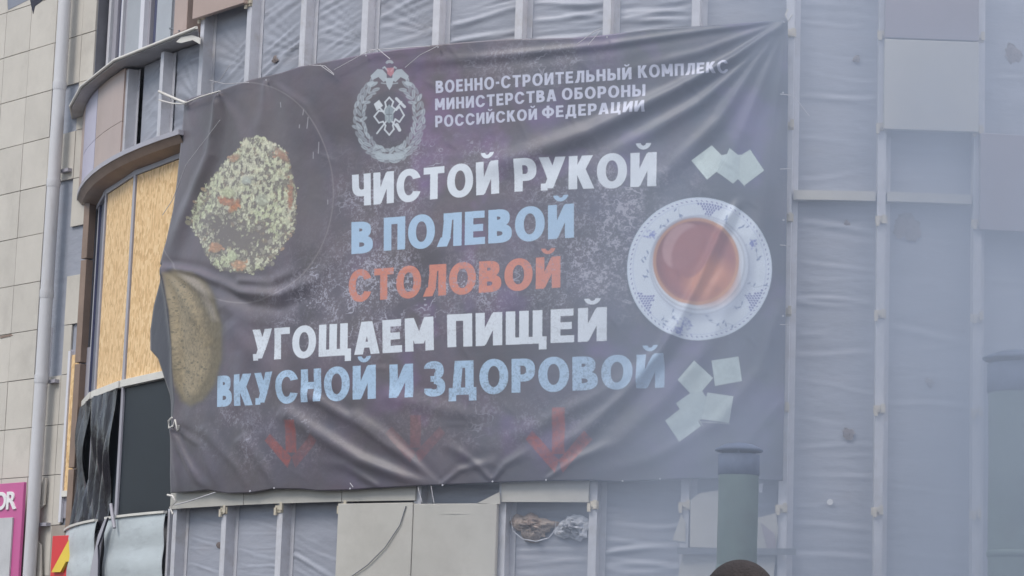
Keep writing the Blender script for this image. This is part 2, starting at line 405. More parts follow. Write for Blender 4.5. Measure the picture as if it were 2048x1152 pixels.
crack('broken_panel', [(1381, 1000), (1400, 986), (1440, 980), (1446, 1096), (1380, 1094)], .03, 'cassette', lab='snapped beige panel beside the green flue')
crack('broken_panel', [(1362, 1030), (1372, 1045), (1371, 1084), (1345, 1080)], .012, 'cassette')
crack('broken_panel', [(1366, 1106), (1446, 1108), (1448, 1170), (1352, 1170)], .03, 'cassette')
crack('broken_panel', [(1500, 1040), (1552, 1026), (1556, 1056), (1551, 1110), (1546, 1170), (1500, 1170)], .03, 'cassette')
crack('broken_panel', [(1521, 1045), (1548, 1066), (1553, 1100), (1534, 1098)], .05, 'purple')
crack('panel_scrap', [(1518, 968), (1526, 966), (1524, 985), (1518, 984)], .03, 'frame_light')
tag(hexa('metal_bar', [pc(1354, 1108, .10), pc(1592, 1110, .10), pc(1592, 1097, .10), pc(1354, 1095, .10), pc(1354, 1108, .06), pc(1592, 1110, .06), pc(1592, 1097, .06), pc(1354, 1095, .06)], 'steel', None), 'dark horizontal steel bar fixed low behind the green flue', 'bar')

# hole torn in the film under the right pale strip
def lump(name, cx, cy, rx, ry, off, depth, material, seed, lab=None, rough=.5):
    rs = np.random.RandomState(seed); v = []; f_ = []; nr, na = 9, 30
    th0_, z0_ = cyl(cx, cy, off); ex = cyl(cx + rx, cy, off); ey = cyl(cx, cy - ry, off)
    lx = abs(ex[0] - th0_) * R; lz = abs(ey[1] - z0_)
    rim = 1 + .38 * rs.randn(na); rim = (rim + np.roll(rim, 1) + np.roll(rim, 2) + np.roll(rim, -1)) / 4; rim = (rim + np.roll(rim, 1) + np.roll(rim, -1)) / 3 * (1 + .09 * rs.randn(na))
    for a in range(nr):
        q = a / (nr - 1)
        for k in range(na):
            t = 2 * math.pi * k / na; rr = q * rim[k]
            v.append(P(th0_ - rr * lx * math.cos(t) / R, off + depth * (1 - q ** 2) * (1 + rough * rs.randn()) + (.006 * rs.randn() if q > .9 else 0), z0_ + rr * lz * math.sin(t)))
    for a in range(nr - 1):
        for k in range(na): f_.append((a * na + k, a * na + (k + 1) % na, (a + 1) * na + (k + 1) % na, (a + 1) * na + k))
    o = obj(name, v, f_, material, B, True)
    if lab: o['label'] = lab
    return o


lump('torn_insulation', 1064, 1052, 43, 30, -.095, .05, 'insul', 3, 'brown mineral wool showing through torn film')
lump('torn_film', 1143, 1056, 32, 26, -.095, .045, 'tornfoil', 5, 'crumpled pale film beside the hole', .9)
tube('film_tear_edge', [pc(x, y, -.05) for x, y in ((1020, 1030), (1026, 1062), (1045, 1078), (1072, 1083), (1098, 1076), (1110, 1060), (1112, 1040))], [.002, .003, .005, .006, .006, .004, .002], 'tornfoil', B)
for x, y, r_, sd in ((1694, 448, 7, 1), (1699, 868, 13, 2), (1860, 765, 9, 3), (1815, 452, 26, 4), (1712, 118, 7, 5), (2028, 108, 16, 6), (2018, 445, 10, 7), (550, 120, 6, 8), (440, 1090, 6, 9)):
    lump('puncture', x, y, r_, r_ * 1.1, -.112, .006, 'hole' if sd != 4 else 'hole', sd, rough=.3)
tube('washer', [pc(1660, 1004, -.10), pc(1660, 1004, -.09)], .028, 'signwhite', B, 14)

# ring over the windows: posts, film, panels, canopy
RB = .13
ring_p = {10: cyl(320, 200, RB)[0], 11: cyl(250, 230, RB)[0]}
for k_, t in ring_p.items(): post(t, ZK(4.62), ZK(5.7), RB)
film(ring_p[10], PT[9], ZK(4.6), ZK(5.72), 71, .1, n=RB - .14, fan=[(.95, ZK(4.98), .6, 3.1, 7, .012)])
film(ring_p[11] - .02, ring_p[10], ZK(4.6), ZK(5.72), 72, .25, n=RB - .13, fan=[(.9, ZK(4.9), 2.0, 4.2, 6, .008)])
zm = ZK(5.03)
tE = TH(13.6); tM = cyl(196, 250, RB)[0]
csheet('ring_panel', tM, ring_p[11] + .004, zm + .006, ZK(5.72), RB - .05, RB + .02, 'brown', B)
csheet('ring_panel', tM, ring_p[11] + .004, ZK(4.62), zm, RB - .05, RB + .02, 'brown', B)
csheet('ring_panel', TH(13.1), tM + .002, zm + .006, ZK(5.72), RB - .05, RB + .02, 'lilac', B)['label'] = 'lilac tinted panel turning the corner'
csheet('ring_panel', TH(13.1), tM + .002, ZK(4.62), zm, RB - .05, RB + .02, 'lilac', B)
csheet('ring_panel', TH(17), TH(13.1) + .002, ZK(4.62), ZK(5.72), RB - .05, RB + .02, 'brown', B)
tS = cyl(362, 275, RB)[0]
csheet('ring_sill', TH(17), tS, ZK(4.56), ZK(4.62), RB - .14, RB + .035, 'frame', B)
# soffit running back to the windows
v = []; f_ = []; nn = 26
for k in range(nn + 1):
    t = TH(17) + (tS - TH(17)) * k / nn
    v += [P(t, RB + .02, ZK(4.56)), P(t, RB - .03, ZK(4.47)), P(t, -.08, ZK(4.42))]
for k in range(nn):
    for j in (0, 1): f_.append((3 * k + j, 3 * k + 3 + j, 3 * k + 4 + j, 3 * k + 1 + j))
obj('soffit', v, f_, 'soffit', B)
# canopy: thin lid, faceted, projecting past the ring
cps = [(388, 76), (231, 125), (165, 178), (142, 232)]
ths = [cyl(x, y, .30)[0] for x, y in cps]; ths += [ths[-1] + .2, ths[-1] + .45]
v = []; f_ = []
for k, t in enumerate(ths):
    rr = .30 if k > 0 else .26
    ti_ = t + (.17 if k == 0 else 0)
    v += [P(t, rr, ZK(5.74)), P(t, rr, ZK(5.78)), P(ti_, -.6, ZK(5.86)), P(ti_, -.6, ZK(5.74))]
for k in range(len(ths) - 1):
    a = 4 * k; b_ = a + 4
    for j in range(4): f_.append((a + j, b_ + j, b_ + (j + 1) % 4, a + (j + 1) % 4))
f_ += [(0, 1, 2, 3), (len(v) - 1, len(v) - 2, len(v) - 3, len(v) - 4)]
cn = obj('canopy', v, f_, 'canopy', B)
tube('canopy_trim', [P(t, .315 if k else .275, ZK(5.77)) for k, t in enumerate(ths)], .018, 'canopy_edge', cn)
crack('bent_flashing', [(352, 84), (362, 74), (384, 70), (400, 76), (399, 88), (385, 80), (362, 86)], .24, 'canopy_edge', .01)
# windows under the ring, set back
WO = -.06
zr0, zr1 = 4.66, 4.74
mulls = [cyl(x, y, WO)[0] for x, y in ((259, 560), (203, 560), (173, 560))] + [TH(14.2), TH(15.4)]
mulls = [cyl(352, 620, WO)[0]] + mulls
for k, t in enumerate(mulls[1:]):
    fbox('mullion', t, -.035, .035, WO - .07, WO + .012, 3.2, ZK(4.45), 'frame', B, .004)
for k in range(len(mulls) - 1):
    ta, tb = mulls[k + 1], mulls[k]
    wf = fbox('window', (ta + tb) / 2, -(ta - tb) * R / 2 + .035, (ta - tb) * R / 2 - (.035 if k else 0), WO - .06, WO - .05, 3.2, ZK(4.45), 'glass_grey', B)
    if k < 2:
        ob = fbox('strand_board', (ta + tb) / 2, -(ta - tb) * R / 2 + .05, (ta - tb) * R / 2 - .05, WO - .049, WO - .028, zr1, ZK(4.36), 'osb', wf, .002)
    fbox('head_frame', (ta + tb) / 2, -(ta - tb) * R / 2 + .036, (ta - tb) * R / 2 - .036, WO - .048, WO - .01, ZK(4.365), ZK(4.44), 'frame', wf)
    fbox('rail', (ta + tb) / 2, -(ta - tb) * R / 2 + .036, (ta - tb) * R / 2 - .036, WO - .048, WO + .03, zr0, zr1, 'canopy_edge', wf, .003)
    if k == 0:
        fbox('glass', (ta + tb) / 2, -(ta - tb) * R / 2 + .05, (ta - tb) * R / 2 + .35, WO - .048, WO - .03, 3.22, zr0, 'glass_dark', wf)
    if k in (1, 2):
        fbox('glass', (ta + tb) / 2, -(ta - tb) * R / 2 + .05, (ta - tb) * R / 2 - .05, WO - .048, WO - .035, 3.22, zr0, 'glass_dark', wf)
    if k == 2:
        for dx, ww, mt in ((-.10, .012, 'frame_light'), (.02, .01, 'navy')):
            fbox('glazing_bar', (ta + tb) / 2, dx, dx + ww * 2, WO - .047, WO - .02, zr1, ZK(4.36), mt, wf)


def hang(name, tha, thb, z0, z1, off, seed, parent, material='film'):
    """loose torn plastic hanging in deep vertical pleats"""
    rs = np.random.RandomState(seed); nx, nz_ = 30, 60; v = []
    for r_ in range(nz_):
        q = r_ / (nz_ - 1); z = z0 + (z1 - z0) * q
        for c_ in range(nx):
            a = c_ / (nx - 1); nar = 1 - .38 * (1 - q) ** .8 * (.6 + .4 * math.sin(seed)); x = (a - .5) * nar + .5 + .04 * math.sin(q * 7 + seed) * (1 - q)
            d = .03 * math.sin(a * 17 + 2.4 * math.sin(q * 3 + seed)) * (1.2 - q * .7) + .013 * math.sin(a * 41 + q * 6) + .02 * math.sin(q * 9 + a * 3)
            zz = z + (.05 * math.sin(a * 9 + seed) - .04 * abs(math.sin(a * 23))) * (1 - q) ** 3
            v.append(P(tha + (thb - tha) * x, off + .045 + d, zz))
    f_ = [(r_ * nx + c_, r_ * nx + c_ + 1, (r_ + 1) * nx + c_ + 1, (r_ + 1) * nx + c_) for r_ in range(nz_ - 1) for c_ in range(nx - 1)]
    return obj(name, v, f_, material, parent, True)


tag(hang('torn_black_film', mulls[2] - .004, mulls[1] + .006, 3.12, zr0, WO, 2, None), 'torn glossy black film hanging in the window left of the dark pane', 'plastic film')
tag(hang('torn_black_film', mulls[3] - .004, mulls[2] + .006, 3.2, zr0, WO, 6, None), 'narrow black film hanging in the leftmost curved window', 'plastic film')

# storey above the canopy: flat window strip set back
A0 = Vector((-5.16, 30.62, 0)); A1 = Vector((-3.25, 26.75, 0)); AD = (A1 - A0).normalized(); AN = Vector((-AD.y, AD.x, 0));
if AN.y > 0: AN = -AN
A0 = A0 - AN * .12


def pu(x, y=60, off=0.0):
    d = ray(x, y); p0 = A0 + AN * off; t = (p0.x * AN.x + p0.y * AN.y) / (d[0] * AN.x + d[1] * AN.y)
    return (t * d[0] - p0.x) * AD.x + (t * d[1] - p0.y) * AD.y


def ubox(name, xa, xb, n0, n1, material, parent, z0=8.0, z1=ZT):
    a, b_ = pu(xa), pu(xb); q = lambda s, nn, z: A0 + AD * s + AN * nn + Vector((0, 0, z))
    return hexa(name, [q(a, n1, z0), q(b_, n1, z0), q(b_, n1, z1), q(a, n1, z1), q(a, n0, z0), q(b_, n0, z0), q(b_, n0, z1), q(a, n0, z1)], material, parent, .003)


UW = ubox('upper_window', 188, 404, -.16, -.10, 'dark', B)
for nm, xa, xb, n1, mt in (('frame', 199, 205, 0, 'lilac'), ('frame', 205, 209, -.05, 'navy'), ('frame', 212, 216, -.02, 'frame_light'), ('frame', 221, 228, -.03, 'frame'), ('frame', 229, 234, -.06, 'navy'), ('frame', 235.5, 238.5, -.03, 'frame_light'),
                           ('frame', 242, 246, -.05, 'frame'), ('pane', 246, 283, -.04, 'panel_grey'), ('frame', 283.5, 291, .03, 'frame_light'), ('frame', 291, 294, -.03, 'frame'),
                           ('frame', 297, 301, -.06, 'navy'), ('pane', 305, 334, -.04, 'panel_grey'), ('pane', 334.5, 350, -.06, 'wall'), ('frame', 350.5, 356, .0, 'frame_light'), ('pane', 356.5, 373, -.05, 'panel_green'), ('frame', 374, 378, -.02, 'soffit')):
    ubox(nm, xa, xb, -.10, n1, mt, UW)
tube('support_rod', [pc(340, 57, -.1), pc(360, 62, -.02)], .012, 'steel', UW)

# ------------------------------------------------------------------ corrugated sheets closing the ground floor windows
def corr(name, tha, thb, z0, z1, off, lean=0.0):
    nx, nz_ = 24, 90; v = []
    for r_ in range(nz_):
        z = z0 + (z1 - z0) * r_ / (nz_ - 1)
        for c_ in range(nx):
            a = c_ / (nx - 1)
            d = .015 * abs(math.sin(z * math.pi / .36)) ** 1.5 + .004 * math.sin(a * 3 + z) + .0005 * math.sin(a * 23 + z * 3)
            v.append(P(tha + (thb - tha) * a + lean * (z1 - z), off + d, z - (.006 * math.sin(a * 13) if r_ == nz_ - 1 else 0)))
    f_ = [(r_ * nx + c_, r_ * nx + c_ + 1, (r_ + 1) * nx + c_ + 1, (r_ + 1) * nx + c_) for r_ in range(nz_ - 1) for c_ in range(nx - 1)]
    o = obj(name, v, f_, 'corr', None, True)
    md = o.modifiers.new('s', 'SOLIDIFY'); md.thickness = .004
    return o


tc_ = cyl(212, 1050, .03)[0]
t1 = tag(corr('corrugated_sheet', tc_, cyl(330, 1040, .03)[0], 0, 3.22, .03), 'wide galvanised corrugated sheet below the dark window', 'metal sheet', 'galvanised sheets under the windows')
t2 = tag(corr('corrugated_sheet', TH(14.6), tc_ + .028, 0, 3.21, .06, .012), 'narrow galvanised sheet bent round the corner beside the red sign', 'metal sheet', 'galvanised sheets under the windows')
csheet('sheet_rim', tc_, cyl(330, 1040, .03)[0], 3.215, 3.24, .01, .055, 'canopy_edge', t1); csheet('sheet_rim', TH(14.6), tc_ + .03, 3.205, 3.23, .04, .085, 'canopy_edge', t2)
tag(slab('torn_strip', [pc(x, y, .12) for x, y in ((209, 1038), (214, 1038), (200, 1092), (196, 1152), (194, 1190), (172, 1190), (185, 1120), (196, 1070))], cN(TH(11)), .01, 'frame'), 'grey torn strip hanging between the galvanised sheets', 'strip')
tag(tube('black_cable', [pc(x, y, .14) for x, y in ((216, 1036), (206, 1066), (197, 1092), (198, 1120), (197, 1170))], .012, 'dark'), 'black cable hanging down between the galvanised sheets', 'cable')
tag(tube('hanging_strap', [pc(x, y, .10) for x, y in ((222, 1008), (225, 1030), (229, 1056))], [.02, .022, .02], 'frame'), 'pale strap end hanging over the galvanised sheet rim', 'strap')

# ------------------------------------------------------------------ tiled wing on the left
TW = thing('tiled_wing', 'beige tiled wall of the wing left of the round building', 'building')
HW = HC + 7.90974; SW = -1.1217
wbox('wall', 3.0, -3.42, -.5, -.05, 0, 8.2, 'wall', TW)
wbox('sheathing', 3.0, -3.42, -.049, -.036, 0, 8.2, 'membrane', TW)
wbox('wall', 3.0, -3.2, -.5, -.05, 8.2, 11.5, 'wall', TW)
wbox('sheathing', 3.0, -3.2, -.049, -.036, 8.2, 11.5, 'membrane', TW)
rnd = random.Random(4)
missing = set()
def tidx(x, y):
    s, z = wal(x, y); return (math.floor((SW - s) / .6), math.floor((HW - z) / .6))
for x, y in ((140, 205), (125, 400), (125, 470), (120, 540), (116, 610), (110, 690), (150, 505)): missing.add(tidx(x, y))
# window with a strand board on the lower right of the wing
ws0, wz0 = wal(134, 985); ws1, wz1 = wal(158, 700)
ws0 = wal(131, 850)[0]; ws1 = wal(152, 850)[0]
for c_ in range(-6, 6):
    for r_ in range(-4, 16):
        if (c_, r_) in missing: continue
        s0 = SW - .6 * c_; s1 = s0 - .6; z1 = HW - .6 * r_; z0 = max(0, z1 - .6)
        if z1 <= .05: continue
        lim = -3.42 if z1 < 8.45 else -3.22
        if s1 < lim: s1 = lim
        if s0 - s1 < .05: continue
        # cut round the board window
        if s0 > ws0 > s1 and z0 < wz1 and z1 > wz0 - .3: s1 = ws0
        elif s0 <= ws0 and z0 < wz1 - .02 and z1 > wz0 - .3: continue
        j = [rnd.uniform(-.0025, .0025) for _ in range(3)]
        o = wbox('tile', s0 - .004, s1 + .004, -.03, -.004 + j[0], z0 + .004, z1 - .004, 'tile' if c_ < 3 else 'tile_brown' if (c_ >= 3 and r_ > 9) else 'tile', TW, .0015)
bw = wbox('window_frame', ws0 - .001, ws1 - .25, -.034, -.015, wz0 - .3, wz1 + .02, 'frame', TW)
wbox('strand_board', ws0 - .05, ws1 + .02, -.014, .0, wz0 + .02, wz1 - .05, 'osb', bw)
wbox('frame_edge', ws0 + .004, ws0 - .045, -.014, .02, wz0 - .35, wz1 + .0, 'frame_light', bw); wbox('sill', ws0 - .046, ws1 + .02, -.014, .03, wz0 - .05, wz0 + .02, 'canopy_edge', bw)
# brown pilaster between the wing and the drum
a = wal(152, 850)[0]; b_ = wal(163, 850)[0]
for k in range(6):
    wbox('pilaster_panel', a, b_, -.03, .07, .2 + k * 1.25, 1.43 + k * 1.25, 'soffit' if k > 1 else 'tile_brown', TW, .004)
# broken corner tiles near the bottom of the pipe
for nm, pts, of in (('broken_tile', [(88, 955), (92, 957), (88, 1010), (73, 1023), (76, 985)], .05), ('broken_tile', [(68, 1075), (81, 1090), (82, 1160), (66, 1160)], .05), ('broken_tile', [(100, 95), (112, 96), (110, 330), (97, 330)], .0)):
    if pts[0][0] == 100: continue
    slab(nm, [pw(x, y, of) for x, y in pts], (W(0, 1, 0) - W(0, 0, 0)), .02, 'tile', TW)
slab('chipped_hole', [pw(x, y, .001) for x, y in ((60, 0), (62, 10), (66, 28), (70, 12), (84, 2), (88, -12), (50, -14))], (W(0, 1, 0) - W(0, 0, 0)), .004, 'dark', TW)
slab('chipped_hole', [pw(x, y, .001) for x, y in ((14, -12), (16, 20), (60, -2), (60, -14))], (W(0, 1, 0) - W(0, 0, 0)), .004, 'glass_grey', TW)
slab('chipped_hole', [pw(x, y, .001) for x, y in ((0, 672), (22, 668), (26, 671), (0, 677))], (W(0, 1, 0) - W(0, 0, 0)), .004, 'soffit', TW)

# drainpipe
DP = thing('drainpipe', 'white round drainpipe running down the beige tiled wall', 'drainpipe')
ps = [wal(126, 0, .14), wal(64, 1130, .14)]; psx = (ps[0][0] + ps[1][0]) / 2
zj = [wal(110, 175, .14)[1], wal(100, 368, .14)[1], wal(86, 590, .14)[1], wal(72, 760, .14)[1]]
zz = [0.15] + sorted(zj) + [10.9]
for k in range(len(zz) - 1):
    tube('pipe_length', [W(psx, .14, zz[k]), W(psx, .14, zz[k + 1] - .002)], .078, 'pipe', DP, 28)
for z in zj:
    tube('collar', [W(psx, .14, z - .05), W(psx, .14, z - .02), W(psx, .14, z + .05)], [.081, .086, .086], 'pipe', DP, 28)
for x, y in ((70, 775), (88, 770), (52, 1040)):
    pass
for z in (zj[3] - .02, 3.3, 1.9, 7.6):
    wbox('pipe_bracket', psx + .02, psx - .17, -.01, .06, z - .02, z + .02, 'frame', DP)
tag(tube('loose_rail', [pw(103, 655, .06), pw(95, 760, .06)], .022, 'frame_light'), 'short bright metal rail standing beside the drainpipe', 'rail')

# signs at the bottom left
nW = W(0, 1, 0) - W(0, 0, 0)
def wsign(pts, off, thick, material, name, parent=None): return slab(name, [pw(x, y, off) for x, y in pts], nW, thick, material, parent)
PS = thing('pink_shop_sign', 'magenta shop sign with white letters at the lower left edge', 'sign')
s0, zt = wal(48, 964, .25); sL = 2.2
wbox('board', sL, s0, .21, .25, .5, zt, 'pink', PS, .004)
sb, zb = wal(27, 1035, .26)
wbox('notice', sL, sb, .251, .275, .6, zb, 'paper', PS, .003)


def letter(txt, s, z, h, off, material, parent, ext=.008, xs=1.0, yaw=0.0):
    cu = bpy.data.curves.new('letter', 'FONT'); cu.body = txt; cu.size = h / .72; cu.offset = .006 * h / .17; cu.extrude = ext
    o = bpy.data.objects.new('letter', cu); C.objects.link(o)
    dg = bpy.context.evaluated_depsgraph_get(); me = bpy.data.meshes.new_from_object(o.evaluated_get(dg)); bpy.data.objects.remove(o)
    T = (W(-1, 0, 0) - W(0, 0, 0)); o_ = W(s, off, z)
    me.transform(Matrix(((T.x * xs, 0, nW.x, o_.x), (T.y * xs, 0, nW.y, o_.y), (0, 1, 0, o_.z), (0, 0, 0, 1))))
    me.materials.clear(); me.materials.append(M[material]); o = bpy.data.objects.new('letter', me); C.objects.link(o); o.parent = parent
    return o


sR, zR = wal(12.5, 1018, .26); sO, zO = wal(-13, 1022, .26)
letter('R', sR + .02, zR, .21, .258, 'signwhite', PS, xs=1.25); letter('O', sO, zR, .21, .258, 'signwhite', PS, xs=1.2)
RS = thing('red_sign', 'red sign with a raised yellow letter beside the galvanised sheet', 'sign')
s1, z1 = wal(105, 1072, .35); s2, _ = wal(150, 1072, .35)
wbox('board', s1, s2, .27, .35, .5, z1, 'red', RS, .004)
sa, za = wal(110, 1142, .37)
letter('A', sa, za, .42, .37, 'yellow', RS, ext=.02, xs=2.1)
tube('stand', [W(s1 - .2, .25, 0), W(s1 - .2, .25, 1.2)], .03, 'steel', RS)
tube('stand', [W(1.2, .12, 0), W(1.2, .12, 1.2)], .03, 'steel', PS)

# ------------------------------------------------------------------ the banner: print
BR = .10
UL, UR = cyl(300, 690, BR)[0] + .03, cyl(1577, 500, BR)[0] - .02
ZB, ZTOP = 3.30, 7.85
PPM = 270
CW = int((UL - UR) * (R + BR) * PPM); CH = int((ZTOP - ZB) * PPM)
uu, vv = np.meshgrid((np.arange(CW) + .5) / CW, (np.arange(CH) + .5) / CH)
THG = UL + (UR - UL) * uu; ZG = ZB + (ZTOP - ZB) * vv
GX, GY = None, None
_X = XC - (R + BR) * np.sin(THG); _Y = YC - (R + BR) * np.cos(THG)
_H = ZG - HC; _c, _s = math.cos(PITCH), math.sin(PITCH); _d = _Y * _c + _H * _s; _u = (-_Y * _s + _H * _c) / _d * FOC; _x = _X / _d * FOC
GX = 1024 + _x * math.cos(ROLL) + _u * math.sin(ROLL); GY = 576 - (-_x * math.sin(ROLL) + _u * math.cos(ROLL))
del _X, _Y, _H, _d, _u, _x, THG, ZG
rs = np.random.RandomState(7); GXc = GX[::6, ::6]; GYc = GY[::6, ::6]


def vnoise(cell, seed, oct_=1, ani=(1, 1)):
    """smooth value noise over the canvas, cell in canvas pixels"""
    out = np.zeros((CH, CW)); amp = 1; tot = 0; r_ = np.random.RandomState(seed)
    for _ in range(oct_):
        cx_, cy_ = max(1.0, cell * ani[0]), max(1.0, cell * ani[1]); gw, gh = int(CW / cx_) + 3, int(CH / cy_) + 3
        g_ = r_.rand(gh, gw); x = np.arange(CW) / cx_; y = np.arange(CH) / cy_; xi = x.astype(int); yi = y.astype(int); fx = x - xi; fy = y - yi
        fx = fx * fx * (3 - 2 * fx); fy = fy * fy * (3 - 2 * fy)
        top = g_[yi][:, xi] * (1 - fx) + g_[yi][:, xi + 1] * fx; bot = g_[yi + 1][:, xi] * (1 - fx) + g_[yi + 1][:, xi + 1] * fx
        out += amp * (top * (1 - fy[:, None]) + bot * fy[:, None]); tot += amp; amp *= .55; cell /= 2
    return out / tot


N1 = vnoise(160, 1, 4); N2 = vnoise(60, 2, 4); N3 = vnoise(7, 3, 3); N4 = vnoise(3, 4, 2)
base = np.empty((CH, CW, 3))
cA = np.array([.105, .091, .112]); cB = np.array([.078, .088, .118])
mixv = np.clip((GX - 900) / 500, 0, 1)[..., None]
base[:] = cA * (1 - mixv) + cB * mixv
base *= (0.80 + .4 * N1)[..., None]
base[..., 0] *= 1 + .25 * (N2 - .5); base[..., 2] *= 1 + .3 * (vnoise(90, 9, 3) - .4)
mel = np.exp(-(((GX - 480) / 190) ** 2 + ((GY - 380) / 230) ** 2) ** 2)[..., None]      # the dark plate under the porridge
base = base * (1 - mel * .5) + np.array([.105, .095, .096]) * mel * .5
base *= (1 - .30 * np.clip((GY - 700) / 200, 0, 1))[..., None]                              # shading painted into the ink: darker along the bottom, which tilts less skyward
_pb = np.clip((vnoise(120, 41, 4) - .5) * 5, 0, 1) * np.clip((GX - 640) / 200, 0, 1); base *= 1 + _pb[..., None] * np.array([.38, .12, .55]); base *= (1 - .35 * np.clip((vnoise(200, 42, 3) - .5) * 4, 0, 1))[..., None]
# flour dust and scratches
def gsp(cx, cy, rx, ry): return np.exp(-(((GX - cx) / rx) ** 2 + ((GY - cy) / ry) ** 2))
dust = gsp(760, 400, 90, 60) * .7 + gsp(1260, 390, 110, 60) * 1.2 + gsp(1180, 430, 120, 60) * .8 + gsp(1200, 560, 120, 70) * .8 + gsp(720, 640, 130, 60) * .8 + gsp(960, 570, 240, 60) * .7 + gsp(900, 320, 150, 40) * .7 + gsp(640, 600, 80, 60) * .6 + gsp(520, 860, 120, 60) * .6 + gsp(1060, 130, 130, 40) * .5 + gsp(760, 550, 120, 90) * .6 + gsp(1000, 840, 200, 50) * .35 + gsp(1240, 480, 90, 60) * .5
grain = np.clip((N3 * .6 + N4 * .5 - .53) * 5, 0, 1) * np.clip(N2 * 2.4 - .65, 0, 1)
rid = 1 - np.abs(2 * vnoise(34, 21, 4, (1.4, .8)) - 1); rid = np.clip((rid - .93) * 14, 0, 1) * np.clip(vnoise(50, 22, 2) * 3 - 1.3, 0, 1)
dmask = np.clip(dust * (grain * .9 + .14 * N2 + rid * 1.3), 0, .8)[..., None]
base = base * (1 - dmask) + np.array([.36, .36, .43]) * dmask
art = base


def bb(x0, y0, x1, y1):
    """canvas window covering a photo pixel box"""
    k = (GXc > x0 - 7) & (GXc < x1 + 7) & (GYc > y0 - 7) & (GYc < y1 + 7)
    r_ = np.where(k.any(1))[0]; c_ = np.where(k.any(0))[0]
    if len(r_) == 0 or len(c_) == 0: return None
    return slice(r_[0] * 6, r_[-1] * 6 + 6), slice(c_[0] * 6, c_[-1] * 6 + 6)


def blend(sl, m_, col, a=1.0):
    m_ = (m_ * a)[..., None]; art[sl] = art[sl] * (1 - m_) + np.asarray(col) * m_


def ell(cx, cy, rx, ry, col, rot=0.0, soft=1.0, a=1.0, inner=None):
    R_ = max(rx, ry) + 4; sl = bb(cx - R_, cy - R_, cx + R_, cy + R_)
    if sl is None: return
    dx, dy = GX[sl] - cx, GY[sl] - cy; c_, s_ = math.cos(rot), math.sin(rot)
    q = np.sqrt(((dx * c_ + dy * s_) / rx) ** 2 + ((-dx * s_ + dy * c_) / ry) ** 2)
    m_ = np.clip((1 - q) * min(rx, ry) / soft + .5, 0, 1)
    if inner: m_ = m_ * np.clip((q - inner) * min(rx, ry) / soft + .5, 0, 1)
    blend(sl, m_, col, a)


def poly(pts, col, a=1.0, soft=1.2, tex=None):
    xs = [p[0] for p in pts]; ys = [p[1] for p in pts]; sl = bb(min(xs) - 3, min(ys) - 3, max(xs) + 3, max(ys) + 3)
    if sl is None: return None
    X_, Y_ = GX[sl], GY[sl]; ins = np.zeros(X_.shape, bool); dist = np.full(X_.shape, 1e9); k = len(pts)
    for i in range(k):
        x1, y1 = pts[i]; x2, y2 = pts[(i + 1) % k]
        if y1 != y2:
            cond = ((Y_ >= min(y1, y2)) & (Y_ < max(y1, y2))); xi = x1 + (Y_ - y1) * (x2 - x1) / (y2 - y1); ins ^= cond & (X_ < xi)
        L2 = (x2 - x1) ** 2 + (y2 - y1) ** 2 + 1e-9; t = np.clip(((X_ - x1) * (x2 - x1) + (Y_ - y1) * (y2 - y1)) / L2, 0, 1)
        dist = np.minimum(dist, np.hypot(X_ - x1 - t * (x2 - x1), Y_ - y1 - t * (y2 - y1)))
    m_ = np.clip(np.where(ins, dist, -dist) / soft + .5, 0, 1)
    if tex is not None: m_ = m_ * tex(sl)
    blend(sl, m_, col, a)
    return sl, m_


def line(pts, wd, col, a=1.0):
    for (x1, y1), (x2, y2) in zip(pts[:-1], pts[1:]):
        sl = bb(min(x1, x2) - wd - 2, min(y1, y2) - wd - 2, max(x1, x2) + wd + 2, max(y1, y2) + wd + 2)
        if sl is None: continue
        X_, Y_ = GX[sl], GY[sl]; L2 = (x2 - x1) ** 2 + (y2 - y1) ** 2 + 1e-9; t = np.clip(((X_ - x1) * (x2 - x1) + (Y_ - y1) * (y2 - y1)) / L2, 0, 1)
        blend(sl, np.clip(wd / 2 + .5 - np.hypot(X_ - x1 - t * (x2 - x1), Y_ - y1 - t * (y2 - y1)), 0, 1), col, a)


# --- letters: drawn from bars, slanted bars and rings in units of the letter height
def V(x, y, t, x0, y0=0., y1=1.): return (x >= x0) & (x <= x0 + t) & (y >= y0) & (y <= y1)
def Hh(x, y, t, y0, x0, x1): return (y >= y0) & (y <= y0 + t) & (x >= x0) & (x <= x1)
def D_(x, y, t, x0, y0, x1, y1): return (np.abs(x - (x0 + (y - y0) * (x1 - x0) / (y1 - y0))) <= t / 2) & (y >= min(y0, y1)) & (y <= max(y0, y1))
def E_(x, y, cx, cy, rx, ry, p=2.12): return (np.abs((x - cx) / rx) ** p + np.abs((y - cy) / ry) ** p) <= 1
def ring(x, y, t, cx, cy, rx, ry, p=2.12): return E_(x, y, cx, cy, rx, ry, p) & ~E_(x, y, cx, cy, rx - t, ry - t * .84, p)


